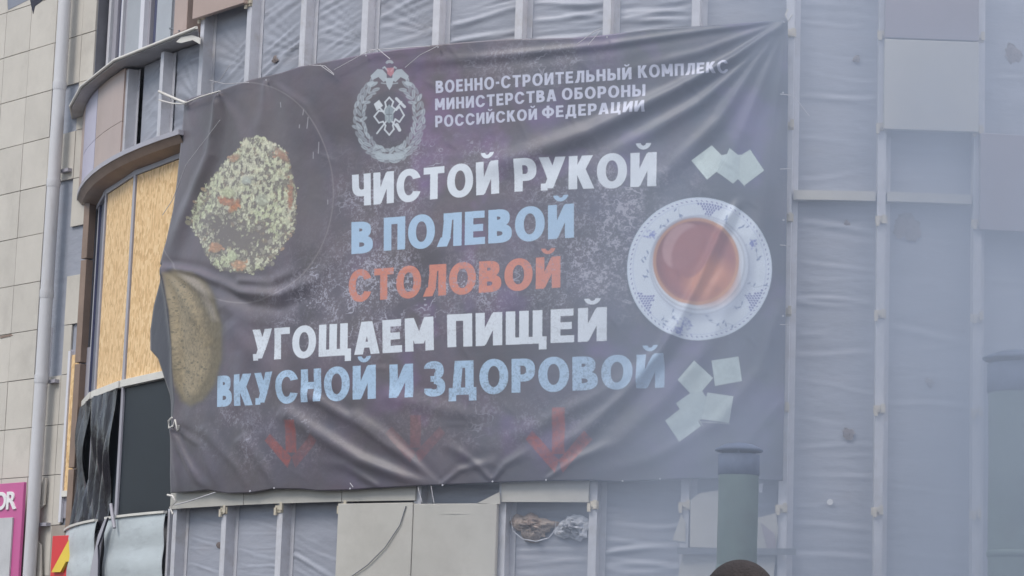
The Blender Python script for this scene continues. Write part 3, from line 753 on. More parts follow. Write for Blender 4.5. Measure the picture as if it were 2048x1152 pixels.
def glyph(ch, x, y, t):
    h = t * .84
    if ch == 'О': return ring(x, y, t, .42, .5, .42, .52)
    if ch == 'С': return ring(x, y, t, .42, .5, .42, .52) & ~((x > .42) & (np.abs(y - .5) < .17 + (x - .42) * .12) )
    if ch == 'Ф': return ring(x, y, t, .48, .5, .48, .38) | V(x, y, t, .48 - t / 2, -.03, 1.03)
    if ch == 'И': return V(x, y, t, 0) | V(x, y, t, .72 - t) | D_(x, y, t * 1.0, t * .6, 0.03, .72 - t * .6, .97)
    if ch == 'Й': return glyph('И', x, y, t) | (ring(x, y, t * .52, .36, 1.31, .21, .22, 2) & (y < 1.27))
    if ch == 'Н': return V(x, y, t, 0) | V(x, y, t, .70 - t) | Hh(x, y, h, .5 - h / 2, 0, .7)
    if ch == 'П': return V(x, y, t, 0) | V(x, y, t, .70 - t) | Hh(x, y, h, 1 - h, 0, .7)
    if ch == 'Т': return Hh(x, y, h, 1 - h, 0, .68) | V(x, y, t, .34 - t / 2)
    if ch == 'Е': return V(x, y, t, 0) | Hh(x, y, h, 1 - h, 0, .58) | Hh(x, y, h, 0, 0, .6) | Hh(x, y, h, .5 - h / 2, 0, .54)
    if ch == 'Г': return V(x, y, t, 0) | Hh(x, y, h, 1 - h, 0, .58)
    if ch == 'Р': return V(x, y, t, 0) | ((ring(x, y, t, .30, .66, .36, .34, 2.6) | Hh(x, y, h, 1 - h, 0, .32) | Hh(x, y, h, .32, 0, .32)) & (x > t * .5) & ((x > .28) | (y > 1 - h) | (y < .32 + h)) & (y >= .32))
    if ch == 'Ь': return V(x, y, t, 0) | (E_(x, y, .30, .315, .36, .315, 2.6) & (x > .05) & ~(E_(x, y, .28, .315, .36 - t, .315 - h, 2.6) | ((x > t) & (x < .3) & (np.abs(y - .315) < .315 - h)))) | (Hh(x, y, h, 0, 0, .3)) | Hh(x, y, h, .63 - h, 0, .3)
    if ch == 'Ы': return glyph('Ь', x, y, t) | V(x, y, t, .76)
    if ch == 'Б': return glyph('Ь', x, y, t) | Hh(x, y, h, 1 - h, 0, .6)
    if ch == 'В':
        up_ = (E_(x, y, .26, .74, .36, .26, 2.6) & (x > .05)) & ~(E_(x, y, .24, .74, .36 - t, .26 - h, 2.6) | ((x > t) & (x < .26) & (np.abs(y - .74) < .26 - h)))
        dn = (E_(x, y, .28, .28, .40, .28, 2.6) & (x > .05)) & ~(E_(x, y, .26, .28, .40 - t, .28 - h, 2.6) | ((x > t) & (x < .26) & (np.abs(y - .28) < .28 - h)))
        return V(x, y, t, 0) | (up_ & (y > .52)) | dn | Hh(x, y, h, 1 - h, 0, .3) | Hh(x, y, h, 0, 0, .3) | Hh(x, y, h * .8, .5 - h * .4, 0, .36)
    if ch == 'З':
        a_ = ring(x, y, t, .30, .74, .31, .275, 2.3) & ~((x < .32) & (y < .80)); b2 = ring(x, y, t, .30, .27, .35, .29, 2.3) & ~((x < .30) & (y > .22))
        return (a_ & (y > .46)) | (b2 & (y < .56)) | Hh(x, y, h * .8, .5 - h * .4, .2, .42)
    if ch == 'К': return V(x, y, t, 0) | (D_(x, y, t * 1.25, t + .02, .45, .66 - t * .5, 1) & (x > t * .6)) | (D_(x, y, t * 1.25, t + .08, .60, .72 - t * .55, 0) & (x > t * .6))
    if ch == 'М': return V(x, y, t, 0) | V(x, y, t, .86 - t) | D_(x, y, t * 1.1, t * .55, 1, .43, .22) | D_(x, y, t * 1.1, .86 - t * .55, 1, .43, .22)
    if ch == 'Л': return V(x, y, t, .72 - t) | Hh(x, y, h, 1 - h, .17, .72) | (D_(x, y, t, .17 + t / 2 + .03, 1, .13 + t / 2, .25)) | ((D_(x, y, t * 1.25, .12 + t / 2, .28, t * .5, 0)))
    if ch == 'Д': return (Hh(x, y, h, 0, 0, .84)) | V(x, y, t * .9, 0, -.18, h) | V(x, y, t * .9, .84 - t * .9, -.18, h) | V(x, y, t, .76 - t) | Hh(x, y, h, 1 - h, .2, .76) | D_(x, y, t, .2 + t / 2, 1, .1 + t / 2, 0)
    if ch == 'А': return D_(x, y, t * 1.1, t * .55, 0, .40 - t * .15, 1) | D_(x, y, t * 1.1, .80 - t * .55, 0, .40 + t * .15, 1) | Hh(x, y, h * .85, .2, .16, .64)
    if ch == 'У': return D_(x, y, t * 1.15, t * .57, 1, .38, .33) | (D_(x, y, t * 1.15, .76 - t * .57, 1, .26, .06)) | (Hh(x, y, h, 0, .04, .24))
    if ch == 'Ц': return V(x, y, t, 0) | V(x, y, t, .68 - t) | Hh(x, y, h, 0, 0, .78) | V(x, y, t * .8, .79 - t * .8, -.2, h)
    if ch == 'Щ': return V(x, y, t, 0) | V(x, y, t, .48 - t / 2) | V(x, y, t, .96 - t) | Hh(x, y, h, 0, 0, 1.06) | V(x, y, t * .8, 1.07 - t * .8, -.18, h)
    if ch == 'Ч': return V(x, y, t, .68 - t) | V(x, y, t, 0, .58, 1) | (ring(x, y, t, .36, .66, .36, .36, 2.6) & (y < .66) & (x < .5)) | Hh(x, y, h, .30, .34, .68)
    if ch == '-': return Hh(x, y, h, .38, 0, .3)
    return np.zeros(x.shape, bool)


ADV = {'О': .84, 'С': .82, 'Ф': .96, 'И': .72, 'Й': .72, 'Н': .70, 'П': .70, 'Т': .68, 'Е': .60, 'Г': .58, 'Р': .66, 'Ь': .66, 'Ы': .76, 'Б': .66, 'В': .68, 'З': .66, 'К': .72, 'М': .86, 'Л': .72, 'Д': .84, 'А': .80, 'У': .76, 'Ц': .80, 'Щ': 1.08, 'Ч': .68, '-': .3}
ADV['Ы'] = .76


def word(txt, xl, tl, bl, xr, tr, br, col, t=.25, gap=.095, wear=.1, slant=0.0):
    """letters between left and right edges; top and base lines given in photo pixels"""
    adv = dict(ADV); adv['Ы'] = .76 + t
    tot = sum(adv[c_] for c_ in txt) + gap * (len(txt) - 1)
    # lay letters out evenly along the cloth, not along the picture
    def arc(x, y): return cyl(x, y, BR)[0]
    aL, aR = arc(xl, (tl + bl) / 2), arc(xr, (tr + br) / 2)
    xs = np.linspace(xl, xr, 40); ar = np.array([(arc(x, (tl + bl) / 2 + ((tr + br) - (tl + bl)) / 2 * (x - xl) / (xr - xl)) - aL) / (aR - aL) for x in xs])
    sl = bb(xl - 6, min(tl, tr) - 30, xr + 6, max(bl, br) + 18)
    if sl is None: return
    X_, Y_ = GX[sl], GY[sl]; acc = np.zeros(X_.shape)
    dxp = (GX[sl][:, 1:2] - GX[sl][:, 0:1]).mean(); dyp = abs((GY[sl][1:2] - GY[sl][0:1]).mean())
    for ox, oy in ((-.25, -.25), (.25, -.25), (-.25, .25), (.25, .25)):
        f = (X_ + ox * dxp - xl) / (xr - xl); top = tl + (tr - tl) * f; bot = bl + (br - bl) * f
        y = (bot - Y_ + oy * dyp) / (bot - top)
        x = np.interp(X_ + ox * dxp + slant * (y - .5) * (bl - tl), xs, ar, left=-1, right=2) * tot
        k = np.zeros(X_.shape, bool); p = 0
        for c_ in txt:
            w_ = adv[c_]; mm = (x >= p - .04) & (x <= p + w_ + .04)
            if mm.any(): k |= mm & glyph(c_, x - p, y, t)
            p += w_ + gap
        acc += k / 4.0
    tex = 1 - wear * np.clip(grain[sl] * 1.2 + (N4[sl] - .5) * .8, 0, 1)
    blend(sl, acc * tex, col, .94)


WH = (.60, .65, .71); BL = (.34, .48, .64); OR = (.52, .20, .145)
SM = (.47, .49, .60)
def dr(T_, Bs_, t=.24, wear=.15): pass
word('ЧИСТОЙ', 704, 350, 413, 997, 320, 386, WH)
word('РУКОЙ', 1028, 318, 383, 1313.5, 304, 373, WH)
word('В', 702, 444, 508, 745, 442, 505, BL)
word('ПОЛЕВОЙ', 767, 435.5, 501.5, 1148, 407, 475, BL)
word('СТОЛОВОЙ', 697, 541, 604, 1121, 512, 575, OR, wear=.5)
word('УГОЩАЕМ', 507, 660, 722, 867.5, 633, 700, WH, wear=.2)
word('ПИЩЕЙ', 895, 629.5, 694.7, 1214, 614, 682, WH, wear=.2)
word('ВКУСНОЙ', 434, 752, 814, 751, 729, 797, BL, wear=.35)
word('И', 778, 729, 796, 825, 727, 794, BL, wear=.35)
word('ЗДОРОВОЙ', 847, 724, 792, 1328.7, 708, 775, BL, wear=.4)
word('ВОЕННО-СТРОИТЕЛЬНЫЙ', 870.7, 161.5, 186, 1263, 134.5, 158, SM, t=.225, gap=.15)
word('КОМПЛЕКС', 1276, 131.6, 155.7, 1456.6, 121.4, 145, SM, t=.225, gap=.15)
word('МИНИСТЕРСТВА', 869, 197, 220, 1113, 178.5, 202, SM, t=.225, gap=.15)
word('ОБОРОНЫ', 1124, 177, 200, 1290.5, 168, 192, SM, t=.225, gap=.15)
word('РОССИЙСКОЙ', 869, 231, 254, 1074, 217, 239, SM, t=.225, gap=.15)
word('ФЕДЕРАЦИИ', 1084, 213, 236.5, 1290, 201, 224, SM, t=.225, gap=.15)

# --- emblem: wreath, eagle, crossed tools
GR = (.36, .41, .45); ell(779, 240, 46, 58, (.06, .065, .085), soft=6, a=.5)
for sd in (-1, 1):
    for k in range(15):
        t = math.radians(-58 + k * 10.2)
        for rr_, ln, tl_ in ((1.0, 9.5, .5), (.84, 8, -.5), (1.12, 8, .25)):
            cx_ = 779 + sd * 60 * rr_ * math.cos(t); cy_ = 235 + 78 * rr_ * math.sin(t)
            tang = math.atan2(78 * math.cos(t), -60 * math.sin(t) * sd)
            ell(cx_, cy_, ln, 3.6, GR, tang + sd * tl_ + rs.normal(0, .4), soft=1.3, a=rs.uniform(.35, .8))
            ell(cx_, cy_, ln * .7, .8, (.12, .13, .16), tang + sd * tl_, soft=1, a=.5)
for sd in (-1, 1):
    ell(779 + sd * 12, 313, 17, 6.5, GR, sd * -.1, a=.8); ell(779 + sd * 22, 300, 12, 9, GR, sd * .4, a=.6); ell(779 + sd * 22, 300, 8, 1.2, (.1, .1, .13), sd * .4, a=.6)
    poly([(779 + sd * 6, 148), (779 + sd * 14, 139), (779 + sd * 24, 138), (779 + sd * 38, 152), (779 + sd * 34, 160), (779 + sd * 22, 154), (779 + sd * 12, 164), (779 + sd * 5, 160)], GR, .85)
    line([(779 + sd * 3, 142), (779 + sd * 10, 134), (779 + sd * 13, 136)], 3, GR, .8); line([(779 + sd * 3, 168), (779 + sd * 16, 166)], 2.5, GR, .6); ell(779 + sd * 37, 167, 8, 4, GR, sd * .3, a=.8)
poly([(770, 156), (788, 156), (784, 172), (779, 180), (774, 172)], GR, .9); ell(779, 123, 6, 3.2, (.4, .42, .45), a=.75)
ell(774, 125, 3, 2.5, GR, a=.7); ell(784, 125, 3, 2.5, GR, a=.7)
poly([(773, 136), (788, 135), (787, 147), (781, 153), (775, 148)], (.48, .20, .23), .7)
LW = (.50, .54, .58)
def loc_(a_, b2): return (779 + a_, 233 + b2 - a_ * .05)
line([loc_(*p) for p in ((0, -38), (8, -29), (5, -20), (14, -12), (20, -18), (29, -1), (20, 12), (12, 6), (7, 18), (9, 26), (0, 37), (-9, 26), (-7, 18), (-12, 10), (-20, 12), (-29, -1), (-20, -12), (-10, -10), (-6, -20), (-8, -29), (0, -38))], 3.0, LW, .9)
line([loc_(-24, 33), loc_(24, -28)], 3.0, LW, .9); line([loc_(-20, -20), loc_(20, 28)], 3.4, LW, .9); line([loc_(15, 17), loc_(20, 28)], 6.5, LW, .9)
poly([loc_(-30, -26), loc_(-20, -34), loc_(-12, -22), loc_(-24, -12)], LW, .9); line([loc_(14, -35), loc_(30, -18)], 5.5, LW, .9)
poly([loc_(-9, -14), loc_(0, -24), loc_(9, -14), loc_(8, 8), loc_(0, 14), loc_(-8, 8)], (.25, .30, .33), .85); line([loc_(-5, -4), loc_(5, -4)], 2, (.1, .11, .14), .8); line([loc_(0, -16), loc_(0, 8)], 1.6, (.12, .13, .16), .7)

# --- sugar lumps
SG = (.44, .53, .53)
def sq(cx, cy, a_, r_, col=SG, asp=1.0):
    pts = [(cx + a_ * math.cos(r_ + math.pi / 4 + k * math.pi / 2), cy + a_ * asp * math.sin(r_ + math.pi / 4 + k * math.pi / 2)) for k in range(4)]
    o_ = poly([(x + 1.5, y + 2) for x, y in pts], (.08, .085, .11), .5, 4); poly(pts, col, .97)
poly([(1423, 290), (1443, 310), (1454, 312 - 4), (1459, 296), (1476, 310), (1484, 309), (1500, 299), (1528, 341), (1488, 371), (1476, 358), (1466, 367), (1433, 343), (1414, 359), (1383, 321)], SG, .96)
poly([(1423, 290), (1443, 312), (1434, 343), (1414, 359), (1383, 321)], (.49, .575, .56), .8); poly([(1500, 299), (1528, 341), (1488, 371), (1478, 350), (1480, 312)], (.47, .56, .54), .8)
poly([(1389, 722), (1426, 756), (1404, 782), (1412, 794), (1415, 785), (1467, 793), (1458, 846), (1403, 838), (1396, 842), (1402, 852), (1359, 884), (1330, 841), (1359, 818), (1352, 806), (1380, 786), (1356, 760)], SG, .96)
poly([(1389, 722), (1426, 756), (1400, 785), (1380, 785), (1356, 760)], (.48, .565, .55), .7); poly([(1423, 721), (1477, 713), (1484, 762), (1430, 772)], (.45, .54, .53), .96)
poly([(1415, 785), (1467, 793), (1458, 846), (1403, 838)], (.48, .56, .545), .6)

for pl_ in ([(1454, 312), (1434, 345)], [(1500, 300), (1479, 315), (1478, 350), (1488, 371)], [(1404, 782), (1358, 808)], [(1396, 842), (1458, 846)], [(1415, 785), (1403, 838)], [(1331, 842), (1380, 812), (1404, 850)]):
    line(pl_, 1.5, (.34, .42, .42), .45); line([(x + 2, y + 2) for x, y in pl_], 1.5, (.54, .62, .60), .4)
for sl_ in (bb(1380, 285, 1532, 375), bb(1325, 712, 1490, 888)):
    lit_ = art[sl_][..., 1] > .4; art[sl_] = np.where(lit_[..., None], art[sl_] * (.90 + .2 * N3[sl_] * N2[sl_] * 2)[..., None], art[sl_])
# --- saucer and cup of tea
cx_, cy_ = 1399, 538
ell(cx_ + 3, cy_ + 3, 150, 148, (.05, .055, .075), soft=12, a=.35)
ell(cx_, cy_, 145, 143, (.47, .55, .66), soft=1.3); ell(cx_, cy_, 143, 141, (.56, .62, .70), soft=2)
for k in range(86):
    t = k / 86 * 2 * math.pi; ell(cx_ + 138 * math.cos(t), cy_ + 136 * math.sin(t), 2.6, 1.3, (.16, .18, .38), t + 1.57 + .5, soft=1, a=.85)
ell(cx_, cy_, 134, 132, (.36, .42, .60), soft=1, a=.5, inner=.985)
for t0_ in (-81, 29, 148):
    for a_ in range(6):
        for b2 in range(-4, 5):
            if abs(b2) <= 4.3 - a_ * .8:
                t = math.radians(t0_ + b2 * 2.5 + (a_ % 2) * 1.2); rr_ = 132 - a_ * 5.0; ell(cx_ + rr_ * math.cos(t), cy_ + rr_ * .986 * math.sin(t), 2.6, 2.0, (.11, .12, .34), t, soft=1, a=.85)
rsf = np.random.RandomState(12)
for t0_, rr_, kind in ((-145, 118, 'f'), (-168, 112, 's'), (-128, 112, 's'), (160 + 12, 108, 's'), (-110, 118, 's'), (118, 110, 's'), (103, 112, 'F'), (75, 112, 'v'), (62, 124, 's'), (16, 125, 'v'), (-25, 118, 'f'), (-12, 118, 's'), (-45, 118, 's'), (-60, 110, 's'), (45, 108, 's'), (108, 130, 'f'), (125, 126, 's')):
    t = math.radians(t0_); x0, y0 = cx_ + rr_ * math.cos(t), cy_ + rr_ * math.sin(t)
    if kind in 'fF':
        r0 = 9 if kind == 'f' else 15
        for _ in range(26): ell(x0 + rsf.normal(0, r0 * .5), y0 + rsf.normal(0, r0 * .45), 2.6, 1.8, (.17, .20, .48), rsf.rand() * 3, soft=1, a=.55)
    else:
        L = 20 if kind == 'v' else 10; an = rsf.rand() * 3
        pts = [(x0 + L * (q - .5) * 2 * math.cos(an), y0 + L * (q - .5) * 2 * math.sin(an) + 3 * math.sin(q * 6)) for q in np.linspace(0, 1, 6)]
        line(pts, 1.0, (.18, .24, .36), .6)
        for q in pts[::2]: ell(q[0] + rsf.normal(0, 3), q[1] + rsf.normal(0, 3), 4.2, 1.8, (.12, .17, .34), rsf.rand() * 3, soft=1, a=.75)
ell(1410, 543, 98, 99, (.30, .34, .45), soft=16, a=.5)
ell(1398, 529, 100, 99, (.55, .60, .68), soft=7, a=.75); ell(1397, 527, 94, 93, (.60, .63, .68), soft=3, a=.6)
ell(1392, 523, 86, 87, (.40, .17, .12), soft=3)
ell(1386, 518, 78, 80, (.20, .062, .06), soft=12, a=.95); ell(1400, 528, 74, 74, (.32, .10, .085), soft=22, a=.9); ell(1420, 562, 50, 44, (.52, .20, .10), soft=30, a=.9)
ell(1392, 523, 86, 87, (.62, .36, .18), soft=3, a=.45, inner=.93); ell(1396, 527, 95, 94, (.22, .24, .32), soft=3, a=.45, inner=.965); ell(1399, 530, 101, 100, (.25, .28, .38), soft=3, a=.5, inner=.97)
ell(1364, 492, 36, 48, (.50, .30, .30), .5, soft=5, a=.6); ell(1384, 504, 38, 54, (.29, .09, .08), .45, soft=6, a=.85)

# --- porridge and the rim of its plate
ell(486, 385, 182, 222, (.28, .26, .27), .05, soft=1.6, a=.38, inner=.988)
for x, y, L, s_ in ((618, 235, 22, .3), (640, 285, 22, .2), (628, 305, 12, .1), (560, 205, 9, -.2), (608, 220, 10, .4), (600, 250, 6, .2), (655, 400, 8, 0)): line([(x, y), (x - s_ * L * .4, y + L)], 1.8, (.42, .41, .44), .55)
blob = [(490, 277), (516, 274), (545, 285), (570, 305), (580, 330), (590, 380), (590, 430), (585, 462), (560, 500), (540, 528), (505, 545), (465, 543), (430, 532), (410, 505), (402, 478), (385, 462), (382, 440), (395, 405), (420, 360), (450, 325), (478, 300)]
res = poly(blob, (.20, .185, .16), .95, 7)
ell(492, 482, 66, 30, (.13, .11, .125), .1, soft=20, a=.6); ell(436, 458, 34, 34, (.13, .11, .125), 0, soft=18, a=.6)


def inside(x, y):
    c_ = False
    for i in range(len(blob)):
        x1, y1 = blob[i]; x2, y2 = blob[(i + 1) % len(blob)]
        if (y1 > y) != (y2 > y) and x < x1 + (y - y1) * (x2 - x1) / (y2 - y1): c_ = not c_
    return c_


rsb = np.random.RandomState(31); n_ = 0
pal = [(.52, .53, .38), (.40, .41, .29), (.64, .65, .50), (.28, .26, .19), (.38, .29, .20), (.58, .56, .47), (.22, .21, .18), (.52, .53, .37), (.18, .16, .15)]
while n_ < 4600:
    x, y = rsb.uniform(378, 596), rsb.uniform(270, 550); n_ += 1
    ex = x + rsb.normal(0, 3); ey = y + rsb.normal(0, 3)
    if not inside(ex, ey): continue
    hol = math.exp(-(((x - 500) / 62) ** 2 + ((y - 480) / 32) ** 2)) + .9 * math.exp(-(((x - 440) / 34) ** 2 + ((y - 455) / 36) ** 2)) + .6 * math.exp(-(((x - 492) / 22) ** 2 + ((y - 380) / 12) ** 2))
    if rsb.rand() < hol * .93: continue
    r_ = rsb.uniform(1.4, 3.2) if rsb.rand() < .7 else rsb.uniform(3, 5.4); c_ = np.array(pal[rsb.randint(len(pal))]) * rsb.uniform(.75, 1.1)
    if rsb.rand() < .05 + .2 * (x > 560): c_ = np.array((.33, .24, .18))
    ell(x + 1, y + 1.6, r_, r_ * .8, (.09, .08, .075), rsb.rand() * 3, soft=1.2, a=.5)
    ell(x, y, r_, r_ * rsb.uniform(.5, .9), c_, rsb.rand() * 3, soft=1.1, a=.9)
sl_ = bb(372, 262, 602, 556); K_ = vnoise(11, 77, 3)[sl_]; K2 = vnoise(5, 78, 2)[sl_]; K3 = vnoise(60, 79, 2)[sl_]
gx_, gy_ = GX[sl_] + (K2 - .5) * 14, GY[sl_] + (K_ - .5) * 18
bmask = np.zeros(gx_.shape, bool)
for i in range(len(blob)):
    x1, y1 = blob[i]; x2, y2 = blob[(i + 1) % len(blob)]
    if y1 != y2: bmask ^= ((gy_ >= min(y1, y2)) & (gy_ < max(y1, y2))) & (gx_ < x1 + (gy_ - y1) * (x2 - x1) / (y2 - y1))
hollow = np.clip(np.exp(-(((gx_ - 500) / 66) ** 2 + ((gy_ - 482) / 34) ** 2)) + .9 * np.exp(-(((gx_ - 438) / 36) ** 2 + ((gy_ - 458) / 38) ** 2)), 0, 1)
pale = np.clip((K_ - .40 - hollow * .28) * 7, 0, 1)[..., None]
colr = np.array([.16, .145, .135]) * (1 - pale) + (np.array([.50, .52, .37]) + (K3 - .5)[..., None] * np.array([.1, .02, .12])) * pale * (.62 + .8 * K2[..., None])
art[sl_] = np.where(bmask[..., None], art[sl_] * .35 + colr * .65, art[sl_])
for x, y, rx_, ry_, col, ro in ((468, 412, 15, 7, (.48, .22, .12), -.9), (452, 400, 16, 9, (.40, .20, .13), .2), (456, 385, 14, 10, (.46, .48, .32), .1), (492, 360, 10, 8, (.40, .43, .38), 0), (522, 400, 12, 11, (.40, .42, .33), .4), (430, 495, 12, 10, (.45, .27, .18), 0), (480, 530, 14, 9, (.46, .28, .18), .3), (465, 512, 9, 10, (.46, .50, .34), 0), (580, 390, 5, 26, (.36, .20, .14), .1), (468, 315, 12, 7, (.38, .25, .17), -.5), (565, 310, 18, 6, (.36, .22, .16), .8)):
    ell(x + 2, y + 3, rx_, ry_, (.07, .06, .06), ro, soft=3, a=.6); ell(x, y, rx_, ry_, col, ro, soft=4, a=.6)
    for _ in range(int(rx_ * ry_ / 5)): ell(x + rsb.normal(0, rx_ * .5), y + rsb.normal(0, ry_ * .5), rsb.uniform(1.2, 3.4), rsb.uniform(1, 2.4), np.array(col) * rsb.uniform(.65, 1.25), rsb.rand() * 3, soft=1.2, a=.75)
# --- bread
bread = [(332, 548), (350, 541), (385, 545), (412, 562), (432, 595), (444, 650), (442, 720), (428, 770), (405, 800), (380, 812), (362, 802), (350, 760), (343, 700), (338, 620)]
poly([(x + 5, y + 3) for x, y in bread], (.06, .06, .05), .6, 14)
poly(bread, (.13, .105, .06), .97, 9); poly([(335, 550), (352, 545), (376, 560), (398, 610), (418, 680), (412, 740), (392, 785), (372, 796), (358, 770), (347, 700), (340, 620)], (.27, .215, .13), .9, 18)
poly([(360, 545), (390, 550), (420, 585), (436, 640), (425, 640), (400, 590)], (.30, .26, .22), .7, 12)
sl_ = bb(325, 535, 450, 820); bm_ = np.clip(1 - np.hypot((GX[sl_] - 385) / 62, (GY[sl_] - 680) / 140) ** 4, 0, 1); art[sl_] *= (1 + bm_ * ((N3[sl_] - .5) * .9 + (N1[sl_] - .5) * .4))[..., None]
for _ in range(420):
    x, y = rsb.uniform(335, 425), rsb.uniform(550, 795); e_ = 2.2 if rsb.rand() < .15 else rsb.uniform(.8, 1.3)
    if 335 + (y - 550) * .06 < x < 376 + (y - 550) * .22: ell(x, y, e_, e_ * .9, (.09, .08, .05), 0, soft=1, a=.7)
line([(345, 600), (352, 640), (420, 610)], .1, (.1, .1, .1), .0)
# --- red arrows
def chalk(sl): return np.clip(.35 + grain[sl] * .3 + N3[sl] * .9 - .1, 0, 1)
RD = (.25, .065, .058)
def arrow(cx, y0, yb, sw, arm, aw, al, lft=1, rgt=1):
    poly([(cx - sw, y0), (cx + sw, y0), (cx + sw * .9, yb), (cx - sw * 1.0, yb)], RD, al, 2, chalk)
    for sd, aa in ((-1, lft), (1, rgt)):
        poly([(cx + sd * arm, yb - arm * .85 - aw * .1), (cx + sd * (arm + aw * .7), yb - arm * .85 + aw * .75), (cx + sd * 8, yb + aw * 1.9), (cx, yb + aw * .6)], RD, al * aa, 2, chalk)
arrow(1118, 815, 908, 13, 52, 20, .95); arrow(583, 840, 905, 11, 42, 16, .85, 1, .5); arrow(830, 830, 895, 11, 48, 16, .32, .7, .9)
# hem strip turned back on the left
poly([(322, 520), (330, 548), (343, 620), (349, 700), (352, 800), (345, 850), (330, 800), (290, 760), (285, 600)], (.022, .022, .035), .97, 2.5)
art = np.clip(art, 0.01, .9)
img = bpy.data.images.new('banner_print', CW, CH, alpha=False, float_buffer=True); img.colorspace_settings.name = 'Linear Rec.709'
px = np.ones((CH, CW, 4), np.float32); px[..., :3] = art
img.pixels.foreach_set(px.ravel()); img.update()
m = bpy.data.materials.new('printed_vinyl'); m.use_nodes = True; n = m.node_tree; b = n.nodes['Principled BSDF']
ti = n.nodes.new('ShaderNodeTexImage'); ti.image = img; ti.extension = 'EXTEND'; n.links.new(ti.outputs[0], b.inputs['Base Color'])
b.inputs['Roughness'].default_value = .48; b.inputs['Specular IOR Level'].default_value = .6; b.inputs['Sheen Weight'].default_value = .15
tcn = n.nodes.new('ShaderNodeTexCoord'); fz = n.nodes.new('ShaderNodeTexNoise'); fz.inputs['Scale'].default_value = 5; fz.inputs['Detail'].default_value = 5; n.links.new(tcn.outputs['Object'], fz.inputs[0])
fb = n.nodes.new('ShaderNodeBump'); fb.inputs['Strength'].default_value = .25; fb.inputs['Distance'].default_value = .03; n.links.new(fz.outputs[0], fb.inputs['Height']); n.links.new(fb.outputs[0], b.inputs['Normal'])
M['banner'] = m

# ------------------------------------------------------------------ the banner: cloth
top = [(370, 200), (400, 190), (435, 183), (470, 170), (500, 160), (560, 146), (600, 133), (660, 122), (730, 108), (800, 98), (870, 90), (930, 84), (1010, 78), (1090, 77), (1150, 75), (1210, 70), (1300, 58), (1400, 52), (1480, 47), (1576, 39)]
bot = [(341, 986), (380, 984), (415, 980), (455, 987), (500, 986), (545, 978), (600, 978), (640, 982), (700, 980), (740, 977), (800, 974), (860, 971), (930, 968), (1000, 965), (1090, 962), (1180, 961), (1240, 964), (1320, 960), (1400, 957), (1470, 958), (1566, 962)]
lef = [(370, 200), (366, 240), (360, 300), (354, 360), (346, 420), (334, 480), (320, 528), (306, 560), (293, 610), (286, 660), (286, 698), (302, 716), (316, 760), (333, 810), (343, 850), (341, 900), (340, 950), (341, 986)]
rig = [(1576, 39), (1576, 200), (1574, 400), (1572, 560), (1570, 760), (1567, 880), (1566, 962)]


def param(pl):
    a_ = np.array(pl, float); L = np.r_[0, np.cumsum(np.hypot(*np.diff(a_, axis=0).T))]; L /= L[-1]
    return lambda q: (np.interp(q, L, a_[:, 0]), np.interp(q, L, a_[:, 1]))


fT, fB, fL, fR = param(top), param(bot), param(lef), param(rig)
NU, NV = 460, 300
U_, V_ = np.meshgrid(np.linspace(0, 1, NU), np.linspace(0, 1, NV))
def coons(k):
    T_, B_, L_, R_ = fT(U_)[k], fB(U_)[k], fL(V_)[k], fR(V_)[k]
    c00, c10, c01, c11 = top[0][k], top[-1][k], bot[0][k], bot[-1][k]
    return (1 - V_) * T_ + V_ * B_ + (1 - U_) * L_ + U_ * R_ - ((1 - U_) * (1 - V_) * c00 + U_ * (1 - V_) * c10 + (1 - U_) * V_ * c01 + U_ * V_ * c11)
BX, BY = coons(0), coons(1)
disp = np.zeros(BX.shape)


def ridge(pts, wd, amp, ends=(0, 0), skew=0.6):
    """raised pleat along a path (photo pixels); ends: how much it fades at each end"""
    global disp
    pts = [np.array(p, float) for p in pts]; best = np.full(BX.shape, 1e9); side = np.zeros(BX.shape); al = np.zeros(BX.shape)
    Ls = [np.hypot(*(b2 - a2)) for a2, b2 in zip(pts[:-1], pts[1:])]; tot = sum(Ls); acc = 0
    for a2, b2, L in zip(pts[:-1], pts[1:], Ls):
        dx, dy = (b2 - a2) / L; t = np.clip((BX - a2[0]) * dx + (BY - a2[1]) * dy, 0, L)
        ex, ey = BX - a2[0] - t * dx, BY - a2[1] - t * dy; dd = np.hypot(ex, ey); k = dd < best
        best = np.where(k, dd, best); side = np.where(k, np.sign(ex * dy - ey * dx), side); al = np.where(k, (acc + t) / tot, al); acc += L
    s_ = best * side; width = wd[0] + (wd[1] - wd[0]) * al
    env = 1.0
    if ends[0]: env = env * np.clip(al / ends[0], 0, 1)
    if ends[1]: env = env * np.clip((1 - al) / ends[1], 0, 1)
    q = s_ / width
    disp += amp * env * (np.exp(-q * q) - skew * .5 * np.exp(-((q - 1.9) / 1.2) ** 2))


Q = .001
